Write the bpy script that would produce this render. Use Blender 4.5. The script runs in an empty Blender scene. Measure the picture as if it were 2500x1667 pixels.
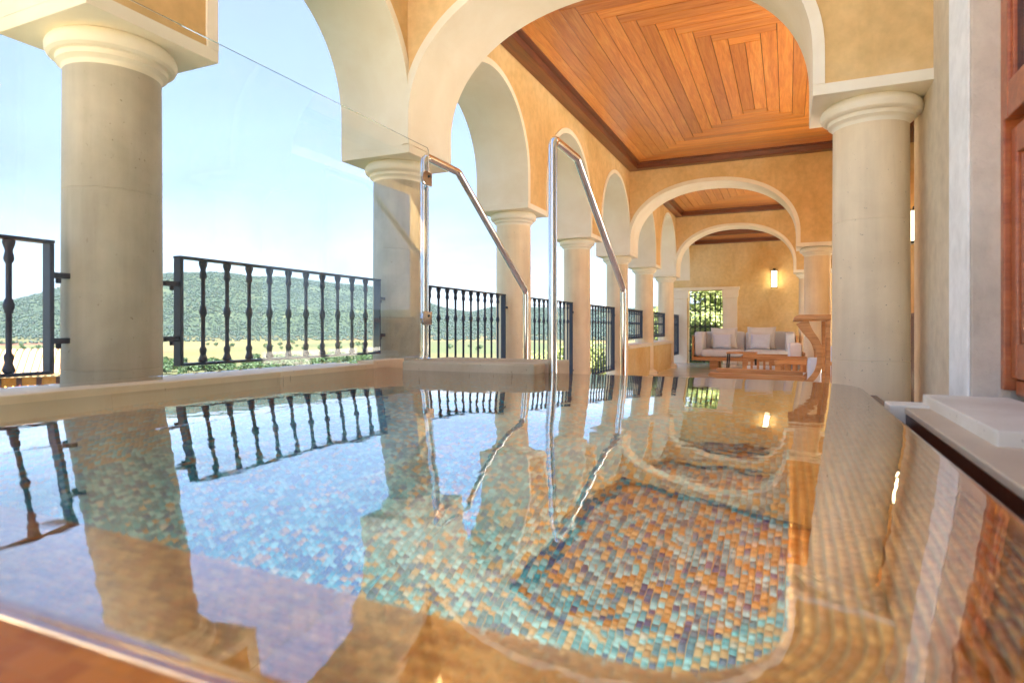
import bpy, bmesh, math, random
import numpy as np
from mathutils import Vector, Matrix, noise as mnoise

random.seed(7); np.random.seed(7)
SC = bpy.context.scene
COL = SC.collection
R = math.radians

# ------------------------------------------------------------------ units
# Everything below is laid out in modelling units with the lens at the origin
# height; at the end it is scaled to metres (1 unit = 0.9 m) and lifted so that
# the terrace floor lies at z = 0.
K = 0.9
FLOOR = -1.03

# ------------------------------------------------------------------ camera
YAW = R(24.106)
cam = bpy.data.cameras.new('camera')
cam_o = bpy.data.objects.new('camera', cam)
COL.objects.link(cam_o)
cam.sensor_width = 36.0
cam.lens = 36.0 * 1503.3 / 2500.0
cam.shift_y = -(833.5 - 800.0) / 2500.0
cam.clip_start = 0.02
cam.clip_end = 20000
cam.dof.use_dof = True
cam.dof.focus_distance = 5.0
cam.dof.aperture_fstop = 3.4
cam_o.location = (0, 0, 0)
cam_o.rotation_euler = (R(90), 0, YAW)
SC.camera = cam_o

# ------------------------------------------------------------------ world, sun, exposure
SUN_EL, SUN_AZ = 50.0, 140.0          # azimuth measured from +Y towards +X
world = bpy.data.worlds.new('World')
SC.world = world
world.use_nodes = True
wn = world.node_tree
for n in list(wn.nodes):
    wn.nodes.remove(n)
w_out = wn.nodes.new('ShaderNodeOutputWorld')
w_bg = wn.nodes.new('ShaderNodeBackground')
w_sky = wn.nodes.new('ShaderNodeTexSky')
w_sky.sky_type = 'NISHITA'
w_sky.sun_disc = False
w_sky.sun_elevation = R(SUN_EL)
w_sky.sun_rotation = R(SUN_AZ)
w_sky.altitude = 200
w_sky.air_density = 1.0
w_sky.dust_density = 0.0
w_sky.ozone_density = 3.0
# a thin, even veil of high cloud over the whole sky
w_tc = wn.nodes.new('ShaderNodeTexCoord')
w_mp = wn.nodes.new('ShaderNodeMapping'); w_mp.inputs['Scale'].default_value = (1.0, 1.0, 2.6)
w_nz = wn.nodes.new('ShaderNodeTexNoise'); w_nz.inputs['Scale'].default_value = 2.2; w_nz.inputs['Detail'].default_value = 7; w_nz.inputs['Roughness'].default_value = 0.6; w_nz.inputs['Distortion'].default_value = 0.5
w_mr = wn.nodes.new('ShaderNodeMapRange'); w_mr.inputs[1].default_value = 0.3; w_mr.inputs[2].default_value = 0.75; w_mr.inputs[3].default_value = 0.58; w_mr.inputs[4].default_value = 0.98
w_mx = wn.nodes.new('ShaderNodeMixRGB'); w_mx.inputs[2].default_value = (1.2, 1.62, 2.25, 1)
wn.links.new(w_tc.outputs['Generated'], w_mp.inputs[0]); wn.links.new(w_mp.outputs[0], w_nz.inputs['Vector'])
wn.links.new(w_nz.outputs['Fac'], w_mr.inputs[0]); wn.links.new(w_mr.outputs[0], w_mx.inputs[0])
wn.links.new(w_sky.outputs[0], w_mx.inputs[1])
w_ti = wn.nodes.new('ShaderNodeMixRGB'); w_ti.blend_type = 'MULTIPLY'; w_ti.inputs[0].default_value = 1.0; w_ti.inputs[2].default_value = (1.0, 0.925, 0.97, 1)
wn.links.new(w_mx.outputs[0], w_ti.inputs[1])
wn.links.new(w_ti.outputs[0], w_bg.inputs['Color'])
w_bg.inputs['Strength'].default_value = 0.05
wn.links.new(w_bg.outputs[0], w_out.inputs['Surface'])

sun = bpy.data.lights.new('sun', 'SUN')
sun.energy = 5.0
sun.angle = R(0.5)
sun.color = (1.0, 0.975, 0.93)
sun_o = bpy.data.objects.new('sun', sun)
COL.objects.link(sun_o)
sd = Vector((math.sin(R(SUN_AZ)) * math.cos(R(SUN_EL)), math.cos(R(SUN_AZ)) * math.cos(R(SUN_EL)), math.sin(R(SUN_EL))))
sun_o.rotation_euler = sd.to_track_quat('Z', 'Y').to_euler()
sun_o.location = (30, 20, 40)

SC.view_settings.view_transform = 'Standard'
SC.view_settings.look = 'None'
SC.view_settings.gamma = 1.0
SC.view_settings.use_curve_mapping = False
SC.view_settings.exposure = 3.33
SC.render.engine = 'CYCLES'
cy = SC.cycles
cy.use_denoising = True
cy.max_bounces = 12
cy.diffuse_bounces = 6
cy.glossy_bounces = 6
cy.transmission_bounces = 10
cy.transparent_max_bounces = 10
cy.volume_bounces = 0
cy.sample_clamp_indirect = 8.0
cy.blur_glossy = 0.3

# ------------------------------------------------------------------ helpers
def lin(r, g, b):
    def f(c):
        c /= 255.0
        return c / 12.92 if c <= 0.04045 else ((c + 0.055) / 1.055) ** 2.4
    return (f(r), f(g), f(b), 1.0)

class MB:
    """collects geometry in modelling units"""
    def __init__(s):
        s.v = []; s.f = []
    def add(s, vs, fs):
        o = len(s.v)
        s.v += [tuple(p) for p in vs]
        s.f += [tuple(i + o for i in f) for f in fs]
        return s
    def box(s, x0, x1, y0, y1, z0, z1):
        return s.add([(x0, y0, z0), (x1, y0, z0), (x1, y1, z0), (x0, y1, z0),
                      (x0, y0, z1), (x1, y0, z1), (x1, y1, z1), (x0, y1, z1)],
                     [(0, 3, 2, 1), (4, 5, 6, 7), (0, 1, 5, 4), (1, 2, 6, 5), (2, 3, 7, 6), (3, 0, 4, 7)])
    def lathe(s, prof, seg=24, c=(0, 0), cap=True):
        n = len(prof); vs = []; fs = []
        for r, z in prof:
            for k in range(seg):
                a = 2 * math.pi * k / seg
                vs.append((c[0] + r * math.cos(a), c[1] + r * math.sin(a), z))
        for i in range(n - 1):
            for k in range(seg):
                k2 = (k + 1) % seg
                q = (i * seg + k, i * seg + k2, (i + 1) * seg + k2, (i + 1) * seg + k)
                fs.append(q if prof[-1][1] >= prof[0][1] else q[::-1])
        if cap:
            b = tuple(range(seg)); t = tuple(range((n - 1) * seg, n * seg))
            if prof[-1][1] >= prof[0][1]:
                fs += [b[::-1], t]
            else:
                fs += [b, t[::-1]]
        return s.add(vs, fs)
    def tube(s, path, r, seg=12, closed=False, cap=True):
        P = [Vector(p) for p in path]; n = len(P); rr = r if isinstance(r, (list, tuple)) else [r] * n
        T = []
        for i in range(n):
            a = P[(i - 1) % n] if (closed or i > 0) else P[i]
            b = P[(i + 1) % n] if (closed or i < n - 1) else P[i]
            T.append((b - a).normalized())
        up = Vector((0, 0, 1)) if abs(T[0].z) < 0.9 else Vector((1, 0, 0))
        N = (up - T[0] * up.dot(T[0])).normalized()
        vs = []; fs = []
        for i in range(n):
            N = (N - T[i] * N.dot(T[i])).normalized(); B = T[i].cross(N)
            for k in range(seg):
                a = 2 * math.pi * k / seg
                vs.append(P[i] + (N * math.cos(a) + B * math.sin(a)) * rr[i])
        m = n if closed else n - 1
        for i in range(m):
            j = (i + 1) % n
            for k in range(seg):
                k2 = (k + 1) % seg
                fs.append((i * seg + k, i * seg + k2, j * seg + k2, j * seg + k))
        if cap and not closed:
            fs += [tuple(range(seg))[::-1], tuple(range((n - 1) * seg, n * seg))]
        return s.add(vs, fs)
    def prism(s, poly, axis, a, b):
        """polygon in the two other axes, extruded along axis from a to b"""
        n = len(poly)
        def pt(p, t):
            return {'x': (t, p[0], p[1]), 'y': (p[0], t, p[1]), 'z': (p[0], p[1], t)}[axis]
        vs = [pt(p, a) for p in poly] + [pt(p, b) for p in poly]
        fs = [tuple(range(n))[::-1], tuple(range(n, 2 * n))]
        for i in range(n):
            j = (i + 1) % n
            fs.append((i, j, n + j, n + i))
        return s.add(vs, fs)
    def strip(s, inner, outer, axis, a, b):
        """solid band between two open curves, extruded along axis"""
        n = len(inner)
        def pt(p, t):
            return {'x': (t, p[0], p[1]), 'y': (p[0], t, p[1]), 'z': (p[0], p[1], t)}[axis]
        vs = [pt(p, a) for p in inner] + [pt(p, a) for p in outer] + [pt(p, b) for p in inner] + [pt(p, b) for p in outer]
        fs = []
        for i in range(n - 1):
            fs += [(i, i + 1, n + i + 1, n + i), (2 * n + i, 3 * n + i, 3 * n + i + 1, 2 * n + i + 1),
                   (i, 2 * n + i, 2 * n + i + 1, i + 1), (n + i, n + i + 1, 3 * n + i + 1, 3 * n + i)]
        fs += [(0, n, 3 * n, 2 * n), (n - 1, 3 * n - 1, 4 * n - 1, 2 * n - 1)]
        return s.add(vs, fs)
    def sup(s, c, a, e1=0.35, e2=0.35, nu=20, nv=12, fn=None):
        """superellipsoid, for cushions"""
        vs = []; fs = []
        sg = lambda w, m: math.copysign(abs(w) ** m, w)
        for i in range(nv + 1):
            v = -math.pi / 2 + math.pi * i / nv
            for j in range(nu):
                u = -math.pi + 2 * math.pi * j / nu
                p = Vector((a[0] * sg(math.cos(v), e1) * sg(math.cos(u), e2), a[1] * sg(math.cos(v), e1) * sg(math.sin(u), e2), a[2] * sg(math.sin(v), e1)))
                if fn: p = fn(p)
                vs.append(p + Vector(c))
        for i in range(nv):
            for j in range(nu):
                j2 = (j + 1) % nu
                fs.append((i * nu + j, i * nu + j2, (i + 1) * nu + j2, (i + 1) * nu + j))
        return s.add(vs, fs)
    def xf(s, M):
        s.v = [tuple(M @ Vector(p)) for p in s.v]; return s

def mesh(name, mb, mat, smooth=None, bevel=0.0, seg=2, norm=True):
    me = bpy.data.meshes.new(name)
    bm = bmesh.new()
    vs = [bm.verts.new(p) for p in mb.v]
    for f in mb.f:
        try: bm.faces.new([vs[i] for i in f])
        except ValueError: pass
    if norm:
        bmesh.ops.recalc_face_normals(bm, faces=bm.faces)
    if bevel:
        es = [e for e in bm.edges if len(e.link_faces) == 2 and e.calc_face_angle(0) > R(40)]
        bmesh.ops.bevel(bm, geom=es, offset=bevel, segments=seg, affect='EDGES', profile=0.5, clamp_overlap=True)
    bm.to_mesh(me); bm.free()
    if smooth:
        for p in me.polygons: p.use_smooth = True
        me.set_sharp_from_angle(angle=R(smooth))
    if mat: me.materials.append(mat)
    return me

BASE = {}
def link(o, parent=None):
    COL.objects.link(o)
    if parent is not None: o.parent = parent
    return o
def tag(o, label, cat, group=None):
    o['label'] = label; o['category'] = cat
    if group: o['group'] = group
    return o
def thing(name, label, cat, loc=(0, 0, 0), rz=0.0, group=None):
    o = bpy.data.objects.new(name, None); COL.objects.link(o)
    o.empty_display_size = 0.1
    o.location = loc; o.rotation_euler = (0, 0, rz)
    return tag(o, label, cat, group)
def part(name, mb, mat, parent, smooth=None, bevel=0.0, seg=2, world=True, label=None):
    """a child mesh; geometry given in world units is moved to the thing's own origin"""
    if world:
        r = parent
        while r.parent: r = r.parent
        b = r.location
        if b.length > 0: mb.v = [(p[0] - b.x, p[1] - b.y, p[2] - b.z) for p in mb.v]
    o = bpy.data.objects.new(name, mesh(name, mb, mat, smooth, bevel, seg))
    link(o, parent)
    if label: o['label'] = label
    return o
def inst(o, parent, loc, rot=None):
    c = o.copy(); link(c, parent); c.location = loc
    if rot is not None: c.rotation_euler = rot
    return c
def copy_tree(o, parent=None):
    c = o.copy(); link(c, parent)
    for ch in list(o.children): copy_tree(ch, c)
    return c
def single(name, mb, mat, label, cat, smooth=None, bevel=0.0, group=None, loc=(0, 0, 0)):
    mb.v = [(p[0] - loc[0], p[1] - loc[1], p[2] - loc[2]) for p in mb.v]
    o = bpy.data.objects.new(name, mesh(name, mb, mat, smooth, bevel)); link(o)
    o.location = loc
    return tag(o, label, cat, group)
def struct(name, mb, mat, smooth=None, bevel=0.0):
    o = bpy.data.objects.new(name, mesh(name, mb, mat, smooth, bevel)); link(o)
    o['kind'] = 'structure'
    return o

# ------------------------------------------------------------------ materials
class NT:
    def __init__(s, name):
        s.m = bpy.data.materials.new(name); s.m.use_nodes = True
        s.t = s.m.node_tree; s.b = s.t.nodes['Principled BSDF']
        s.tc = None
    def n(s, typ, **kw):
        nd = s.t.nodes.new('ShaderNode' + typ)
        for k, v in kw.items():
            if k in nd.inputs: nd.inputs[k].default_value = v
            else: setattr(nd, k, v)
        return nd
    def l(s, a, b): s.t.links.new(a, b)
    def coord(s, scale=(1, 1, 1), rnd=False):
        tc = s.n('TexCoord'); mp = s.n('Mapping'); mp.inputs['Scale'].default_value = scale
        s.l(tc.outputs['Object'], mp.inputs['Vector'])
        if rnd:
            oi = s.n('ObjectInfo'); mu = s.n('Math', operation='MULTIPLY'); mu.inputs[1].default_value = 37.0
            s.l(oi.outputs['Random'], mu.inputs[0]); s.l(mu.outputs[0], mp.inputs['Location'])
        return mp.outputs['Vector']
    def noise(s, vec, scale, detail=4, rough=0.55, dist=0.0):
        nd = s.n('TexNoise'); nd.inputs['Scale'].default_value = scale; nd.inputs['Detail'].default_value = detail
        nd.inputs['Roughness'].default_value = rough; nd.inputs['Distortion'].default_value = dist
        s.l(vec, nd.inputs['Vector']); return nd.outputs['Fac']
    def ramp(s, fac, stops):
        nd = s.n('ValToRGB'); cr = nd.color_ramp
        while len(cr.elements) > 1: cr.elements.remove(cr.elements[-1])
        cr.elements[0].position, cr.elements[0].color = stops[0]
        for p, c in stops[1:]:
            e = cr.elements.new(p); e.color = c
        s.l(fac, nd.inputs['Fac']); return nd.outputs['Color']
    def mix(s, fac, a, b, mode='MIX'):
        nd = s.n('MixRGB', blend_type=mode)
        for i, x in ((0, fac), (1, a), (2, b)):
            if hasattr(x, 'links'): s.l(x, nd.inputs[i])
            else: nd.inputs[i].default_value = x
        return nd.outputs[0]
    def bump(s, h, strength=0.2, dist=0.01):
        nd = s.n('Bump'); nd.inputs['Strength'].default_value = strength; nd.inputs['Distance'].default_value = dist
        s.l(h, nd.inputs['Height']); s.l(nd.outputs[0], s.b.inputs['Normal']); return nd
    def base(s, c):
        if hasattr(c, 'links'): s.l(c, s.b.inputs['Base Color'])
        else: s.b.inputs['Base Color'].default_value = c
    def set(s, **kw):
        for k, v in kw.items(): s.b.inputs[k.replace('_', ' ')].default_value = v
        return s

def plaster(name, c1, c2, c3, big=0.9, bump=0.12, rough=0.85):
    t = NT(name); v = t.coord()
    f = t.noise(v, big, 6, 0.62, 0.3)
    c = t.ramp(f, [(0.30, c1), (0.5, c2), (0.72, c3)])
    f2 = t.noise(v, 14, 5, 0.6)
    c = t.mix(0.35, c, t.ramp(f2, [(0.35, (0.75, 0.74, 0.72, 1)), (0.65, (1.1, 1.1, 1.1, 1))]), 'MULTIPLY')
    f4 = t.noise(t.coord((1, 1, 0.45)), 2.6, 6, 0.65, 1.2)
    c = t.mix(0.4, c, t.ramp(f4, [(0.33, (0.80, 0.76, 0.70, 1)), (0.5, (1, 1, 1, 1)), (0.7, (1.07, 1.07, 1.09, 1))]), 'MULTIPLY')
    t.base(c); t.set(Roughness=rough); t.b.inputs['Specular IOR Level'].default_value = 0.25
    t.bump(t.noise(v, 90, 5, 0.65), bump, 0.006)
    return t.m

def stone(name, c1, c2, streak=False, rough=0.62, bump=0.15, pit=True):
    t = NT(name); v = t.coord(rnd=True)
    f = t.noise(v, 2.2, 7, 0.6, 0.4)
    c = t.ramp(f, [(0.3, c1), (0.68, c2)])
    f3 = t.noise(t.coord((9, 9, 0.7), True), 1.0, 5, 0.6)
    if streak:
        c = t.mix(0.5 if bump > 0.15 else 0.35, c, t.ramp(f3, [(0.32, (0.66, 0.64, 0.60, 1)), (0.55, (0.98, 0.98, 0.98, 1)), (0.75, (1.1, 1.1, 1.1, 1))]), 'MULTIPLY')
        fb_ = t.noise(v, 0.9, 4, 0.6, 0.8)
        c = t.mix(0.5 if bump > 0.15 else 0.22, c, t.ramp(fb_, [(0.36, (0.74, 0.72, 0.68, 1)), (0.56, (1.04, 1.04, 1.04, 1))]), 'MULTIPLY')
    fp = t.noise(v, 75, 3, 0.5)
    if pit:
        c = t.mix(1.0, c, t.ramp(fp, [(0.24, (0.45, 0.42, 0.38, 1)), (0.31, (1, 1, 1, 1))]), 'MULTIPLY')
    t.base(c); t.set(Roughness=rough); t.b.inputs['Specular IOR Level'].default_value = 0.35
    t.bump(t.noise(v, 40, 8, 0.7), bump, 0.006)
    return t.m

def woodmat(name, c1, c2, c3, rough=0.35, coat=0.0, gscale=1.0, hue=0.35):
    t = NT(name)
    v = t.coord((1.1 * gscale, 14 * gscale, 14 * gscale), True)
    f = t.noise(v, 1.6, 7, 0.62, 0.9)
    f2 = t.noise(t.coord((4 * gscale, 90 * gscale, 90 * gscale), True), 1.5, 4, 0.6, 0.2)
    c = t.ramp(f, [(0.28, c1), (0.5, c2), (0.75, c3)])
    c = t.mix(0.45, c, t.ramp(f2, [(0.3, (0.62, 0.58, 0.55, 1)), (0.7, (1.12, 1.12, 1.12, 1))]), 'MULTIPLY')
    oi = t.n('ObjectInfo')
    c = t.mix(hue, c, t.ramp(oi.outputs['Random'], [(0.0, (0.66, 0.55, 0.50, 1)), (0.5, (0.98, 0.94, 0.9, 1)), (1.0, (1.25, 1.22, 1.12, 1))]), 'MULTIPLY')
    t.base(c); t.set(Roughness=rough)
    if coat:
        t.b.inputs['Coat Weight'].default_value = coat; t.b.inputs['Coat Roughness'].default_value = 0.18
    t.bump(f2, 0.08, 0.004)
    return t.m

def plain(name, c, rough=0.5, metal=0.0, spec=0.5, bump=0.0, bscale=60):
    t = NT(name); v = t.coord(rnd=True)
    f = t.noise(v, 6, 5, 0.6)
    d = tuple(x * 0.82 for x in c[:3]) + (1,)
    t.base(t.ramp(f, [(0.3, d), (0.7, c)])); t.set(Roughness=rough, Metallic=metal)
    t.b.inputs['Specular IOR Level'].default_value = spec
    if bump: t.bump(t.noise(v, bscale, 5, 0.6), bump, 0.004)
    return t.m

M = {}
M['plaster'] = plaster('ochre_plaster', lin(212, 172, 112), lin(228, 193, 134), lin(236, 206, 154))
M['plaster_end'] = plaster('mottled_plaster', lin(218, 174, 104), lin(232, 206, 148), lin(240, 222, 182), big=0.55)
M['plaster_pale'] = plaster('cream_plaster', lin(214, 198, 168), lin(226, 212, 184), lin(232, 222, 200))
M['white'] = plaster('white_plaster', lin(242, 238, 230), lin(248, 245, 238), lin(250, 248, 243), bump=0.06)
M['rough'] = plaster('roughcast_plaster', lin(206, 190, 170), lin(222, 208, 190), lin(232, 220, 204), bump=0.9)
M['cream'] = stone('cream_trim', lin(240, 228, 202), lin(250, 242, 222), rough=0.7, bump=0.05, pit=False)
M['column'] = stone('column_stone', lin(234, 212, 176), lin(252, 234, 200), streak=True)
M['weathered'] = stone('weathered_stone', lin(150, 146, 128), lin(196, 188, 168), streak=True, bump=0.4)
M['greyed'] = stone('greyed_stone', lin(172, 164, 146), lin(206, 196, 176), streak=True, bump=0.2)
M['kerb'] = stone('kerb_limestone', lin(224, 196, 156), lin(244, 224, 192), rough=0.5, bump=0.2)
M['slab'] = stone('slab_travertine', lin(176, 156, 124), lin(212, 198, 172), rough=0.75, bump=1.0)
M['sill'] = stone('sill_stone', lin(218, 204, 182), lin(246, 238, 222), rough=0.55, bump=0.5)
M['curb'] = stone('curb_stone', lin(190, 168, 142), lin(214, 194, 168), rough=0.45, bump=0.2)
M['floor'] = stone('polished_floor', lin(205, 196, 182), lin(226, 219, 208), rough=0.12, bump=0.01, pit=False)
M['plank'] = woodmat('ceiling_wood', lin(204, 116, 44), lin(230, 146, 62), lin(244, 176, 90), rough=0.3, coat=1.0, hue=0.62)
M['beam'] = woodmat('cornice_wood', lin(84, 40, 20), lin(118, 60, 28), lin(142, 78, 40), rough=0.34, coat=0.3, hue=0.1)
M['teak'] = woodmat('teak', lin(168, 112, 62), lin(202, 146, 90), lin(222, 172, 118), rough=0.45, gscale=1.6, hue=0.2)
M['window_wood'] = woodmat('window_wood', lin(142, 70, 34), lin(176, 92, 46), lin(196, 116, 66), rough=0.35, coat=0.25, hue=0.05)
M['dark_wood'] = woodmat('dark_wood', lin(58, 24, 16), lin(84, 36, 22), lin(104, 50, 30), rough=0.4, hue=0.05)
M['iron'] = plain('painted_iron', lin(50, 60, 80), rough=0.42, spec=0.5, bump=0.15)
M['black'] = plain('black_metal', lin(26, 24, 22), rough=0.45)
M['steel'] = plain('polished_steel', (0.80, 0.81, 0.82, 1), rough=0.12, metal=1.0)
M['gutter'] = plain('gutter_lining', lin(86, 48, 36), rough=0.35, bump=0.2)
M['grout'] = plain('cream_grout', lin(206, 184, 140), rough=0.8, bump=0.1)
M['rim'] = None
def fabric(name, c):
    t = NT(name); v = t.coord(rnd=True)
    f = t.noise(v, 5, 4)
    t.base(t.ramp(f, [(0.3, tuple(x * 0.9 for x in c[:3]) + (1,)), (0.7, c)])); t.set(Roughness=0.92)
    t.b.inputs['Specular IOR Level'].default_value = 0.15
    t.b.inputs['Sheen Weight'].default_value = 0.25
    h = t.mix(0.5, t.noise(v, 7, 3, 0.5, 0.8), t.noise(v, 260, 2))
    t.bump(h, 0.35, 0.012)
    return t.m
M['fab_grey'] = fabric('grey_fabric', lin(222, 224, 226))
M['fab_sand'] = fabric('sand_fabric', lin(230, 228, 222))
M['fab_pale'] = fabric('pale_fabric', lin(220, 226, 238))
M['fab_white'] = fabric('white_fabric', lin(240, 242, 246))

def glassmat(name, col, ior=1.45, rough=0.0):
    t = NT(name); t.base(col); t.set(Roughness=rough, IOR=ior); t.b.inputs['Transmission Weight'].default_value = 1.0
    return t.m
M['glass'] = glassmat('clear_glass', (0.94, 0.975, 0.96, 1), ior=1.32)
t = NT('window_glass'); t.base((0.03, 0.035, 0.04, 1)); t.set(Roughness=0.03); t.b.inputs['Specular IOR Level'].default_value = 0.35
M['pane'] = t.m
# water: clear, with fine ripples that run out from the overflow
t = NT('pool_water')
v = t.coord((1.0, 1.0, 1.0))
h1 = t.noise(v, 3.2, 2, 0.5, 0.3)
h2 = t.noise(v, 16.0, 2, 0.5, 0.6)
mm = t.n('Math', operation='MULTIPLY_ADD'); mm.inputs[1].default_value = 0.15
t.l(h2, mm.inputs[0]); t.l(h1, mm.inputs[2])
bp = t.bump(mm.outputs[0], 1.0, 0.0019)
t.t.nodes.remove(t.b)
rf = t.n('BsdfRefraction'); rf.inputs['Color'].default_value = (0.95, 1.0, 1.0, 1); rf.inputs['IOR'].default_value = 1.333; rf.inputs['Roughness'].default_value = 0.0
gs = t.n('BsdfGlossy'); gs.inputs['Roughness'].default_value = 0.0
fr = t.n('LayerWeight'); fr.inputs['Blend'].default_value = 0.5
pw_ = t.n('Math', operation='POWER'); pw_.inputs[1].default_value = 1.3
ma = t.n('Math', operation='MULTIPLY_ADD'); ma.inputs[1].default_value = 0.94; ma.inputs[2].default_value = 0.03
t.l(fr.outputs['Facing'], pw_.inputs[0]); t.l(pw_.outputs[0], ma.inputs[0])
fb = t.n('Fresnel'); fb.inputs['IOR'].default_value = 1.333
ge = t.n('NewGeometry'); mf = t.n('Mix')
ms = t.n('MixShader')
for nd in (rf, gs, fr, fb): t.l(bp.outputs[0], nd.inputs['Normal'])
t.l(ge.outputs['Backfacing'], mf.inputs[0]); t.l(ma.outputs[0], mf.inputs[2]); t.l(fb.outputs[0], mf.inputs[3])
t.l(mf.outputs[0], ms.inputs[0]); t.l(rf.outputs[0], ms.inputs[1]); t.l(gs.outputs[0], ms.inputs[2])
t.l(ms.outputs[0], t.t.nodes['Material Output'].inputs['Surface'])
M['water'] = t.m
def lampmat(name, c, e):
    t = NT(name); t.base((0.9, 0.86, 0.75, 1)); t.b.inputs['Emission Color'].default_value = c; t.b.inputs['Emission Strength'].default_value = e
    return t.m
M['lamp'] = lampmat('lit_lamp_shade', (1.0, 0.74, 0.42, 1), 0.8)
M['pool_light'] = lampmat('lit_pool_lens', (0.86, 1.0, 1.0, 1), 62.0)
# mosaic tiles take their own colour from an attribute stored with each tile
t = NT('mosaic_glaze'); at = t.n('Attribute', attribute_name='tile_colour'); t.base(at.outputs['Color']); t.set(Roughness=0.18)
M['tile'] = t.m
# ground of the valley: fields in irregular patches
t = NT('valley_ground'); v = t.coord((1, 1, 1))
mp = t.n('Mapping'); mp.inputs['Scale'].default_value = (0.011, 0.0045, 1); mp.inputs['Rotation'].default_value = (0, 0, R(52))
t.l(v, mp.inputs['Vector'])
vo = t.n('TexVoronoi'); vo.inputs['Scale'].default_value = 1.0; vo.inputs['Randomness'].default_value = 0.9
t.l(mp.outputs[0], vo.inputs['Vector'])
sep = t.n('SeparateColor'); t.l(vo.outputs['Color'], sep.inputs[0])
c = t.ramp(sep.outputs[0], [(0.0, lin(76, 70, 30)), (0.22, lin(86, 74, 36)), (0.4, lin(46, 58, 24)), (0.55, lin(90, 76, 40)), (0.68, lin(90, 50, 30)), (0.8, lin(54, 64, 26)), (1.0, lin(92, 80, 46))])
c = t.mix(0.5, c, t.ramp(t.noise(v, 0.03, 6, 0.65), [(0.3, (0.65, 0.72, 0.6, 1)), (0.7, (1.15, 1.1, 1.05, 1))]), 'MULTIPLY')
geo = t.n('NewGeometry'); sx = t.n('SeparateXYZ'); t.l(geo.outputs['Position'], sx.inputs[0])
mr = t.n('MapRange'); mr.inputs[1].default_value = -18.5; mr.inputs[2].default_value = -10.0
t.l(sx.outputs['Z'], mr.inputs[0])
ch = t.ramp(t.noise(v, 0.02, 7, 0.7), [(0.35, lin(16, 32, 20)), (0.6, lin(36, 48, 30)), (0.72, lin(76, 76, 54))])
vl = t.n('VectorMath', operation='LENGTH'); t.l(geo.outputs['Position'], vl.inputs[0])
m2 = t.n('MapRange'); m2.inputs[1].default_value = 60.0; m2.inputs[2].default_value = 140.0
t.l(vl.outputs['Value'], m2.inputs[0])
gr = t.ramp(t.noise(v, 0.4, 6, 0.65), [(0.3, lin(214, 200, 168)), (0.7, lin(232, 220, 190))])   # made-up pale gravel round the house, to bounce sunlight indoors
c = t.mix(m2.outputs[0], gr, c)
t.base(t.mix(mr.outputs[0], c, ch)); t.set(Roughness=0.95)
M['valley'] = t.m
def leafmat(name, c1, c2, c3, sc=1.0, trans=0.3):
    t = NT(name); v = t.coord(rnd=True)
    t.base(t.mix(0.5, t.ramp(t.noise(v, sc, 4, 0.7), [(0.3, c1), (0.5, c2), (0.72, c3)]), t.ramp(t.noise(v, sc * 9, 2, 0.6), [(0.35, c1), (0.65, c3)]))); t.set(Roughness=0.6)
    tr = t.n('BsdfTranslucent'); tr.inputs['Color'].default_value = c3
    ms = t.n('MixShader'); ms.inputs[0].default_value = trans
    t.l(t.b.outputs[0], ms.inputs[1]); t.l(tr.outputs[0], ms.inputs[2])
    t.l(ms.outputs[0], t.t.nodes['Material Output'].inputs['Surface'])
    return t.m
M['forest'] = leafmat('forest_leaf', lin(3, 17, 15), lin(8, 30, 23), lin(22, 45, 28), 0.02, 0.0)
M['bush'] = leafmat('bush_leaf', lin(18, 40, 18), lin(34, 58, 22), lin(56, 78, 32), 0.35, 0.15)
M['shrub'] = leafmat('shrub_leaf', lin(84, 104, 50), lin(124, 138, 72), lin(170, 176, 112), 1.2, 0.35)
M['bark'] = plain('bark', lin(92, 74, 56), rough=0.9, bump=0.4)
M['rooftile'] = plain('roof_tile', lin(196, 150, 108), rough=0.85, bump=0.3, bscale=20)
M['orange_wall'] = plaster('orange_wall', lin(196, 122, 56), lin(214, 142, 70), lin(224, 160, 90), big=2.0)

# ------------------------------------------------------------------ measured layout
XL = -2.9                      # axis of the open arcade
HA = 0.317                     # half side of an abacus
ZA = 1.309                     # underside of the abaci
CR = 0.201                     # column radius
CY = [-0.45, 1.88, 4.20, 6.525, 8.882, 11.285, 13.65, 16.32]   # column axes along the arcade
YEND = 18.40                   # end wall
XR = 0.447                     # axis of the inner columns
XH = 1.80                      # house wall behind the inner columns
XW = 0.705                     # house wall beside the pool
WZ = -0.26                     # water level
TY = [4.19, 11.29, 16.32]      # transverse arches
ZC = 2.80                      # ceiling cornice
ZT = 3.02                      # top of walls
PX0, PX1, PY0, PY1 = -2.432, 0.288, 0.34, 3.33   # edge of the water

# ------------------------------------------------------------------ terrace floor, ground
mb = MB().box(XL - 0.45, XH + 0.2, 3.45, YEND + 0.4, FLOOR - 0.3, FLOOR)
struct('terrace_floor', mb, M['floor'])
mb = MB().box(XH + 0.205, 16.0, 4.5, 30.0, FLOOR - 0.3, FLOOR - 0.004)
struct('bounce_paving', mb, M['sill'])  # unseen courtyard ground, added to bounce sunlight into the bays
mb = MB().box(XL - 0.45, XH + 0.2, -3.3, 3.44, FLOOR - 1.6, FLOOR - 1.3)
struct('undercroft_floor', mb, M['slab'])
mb = MB().box(XL - 0.45, 3.2, -13.0, -0.36, -0.75, -0.45)
struct('bounce_deck', mb, M['kerb'])  # unseen sunlit deck behind the camera, added as a warm reflector

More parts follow.
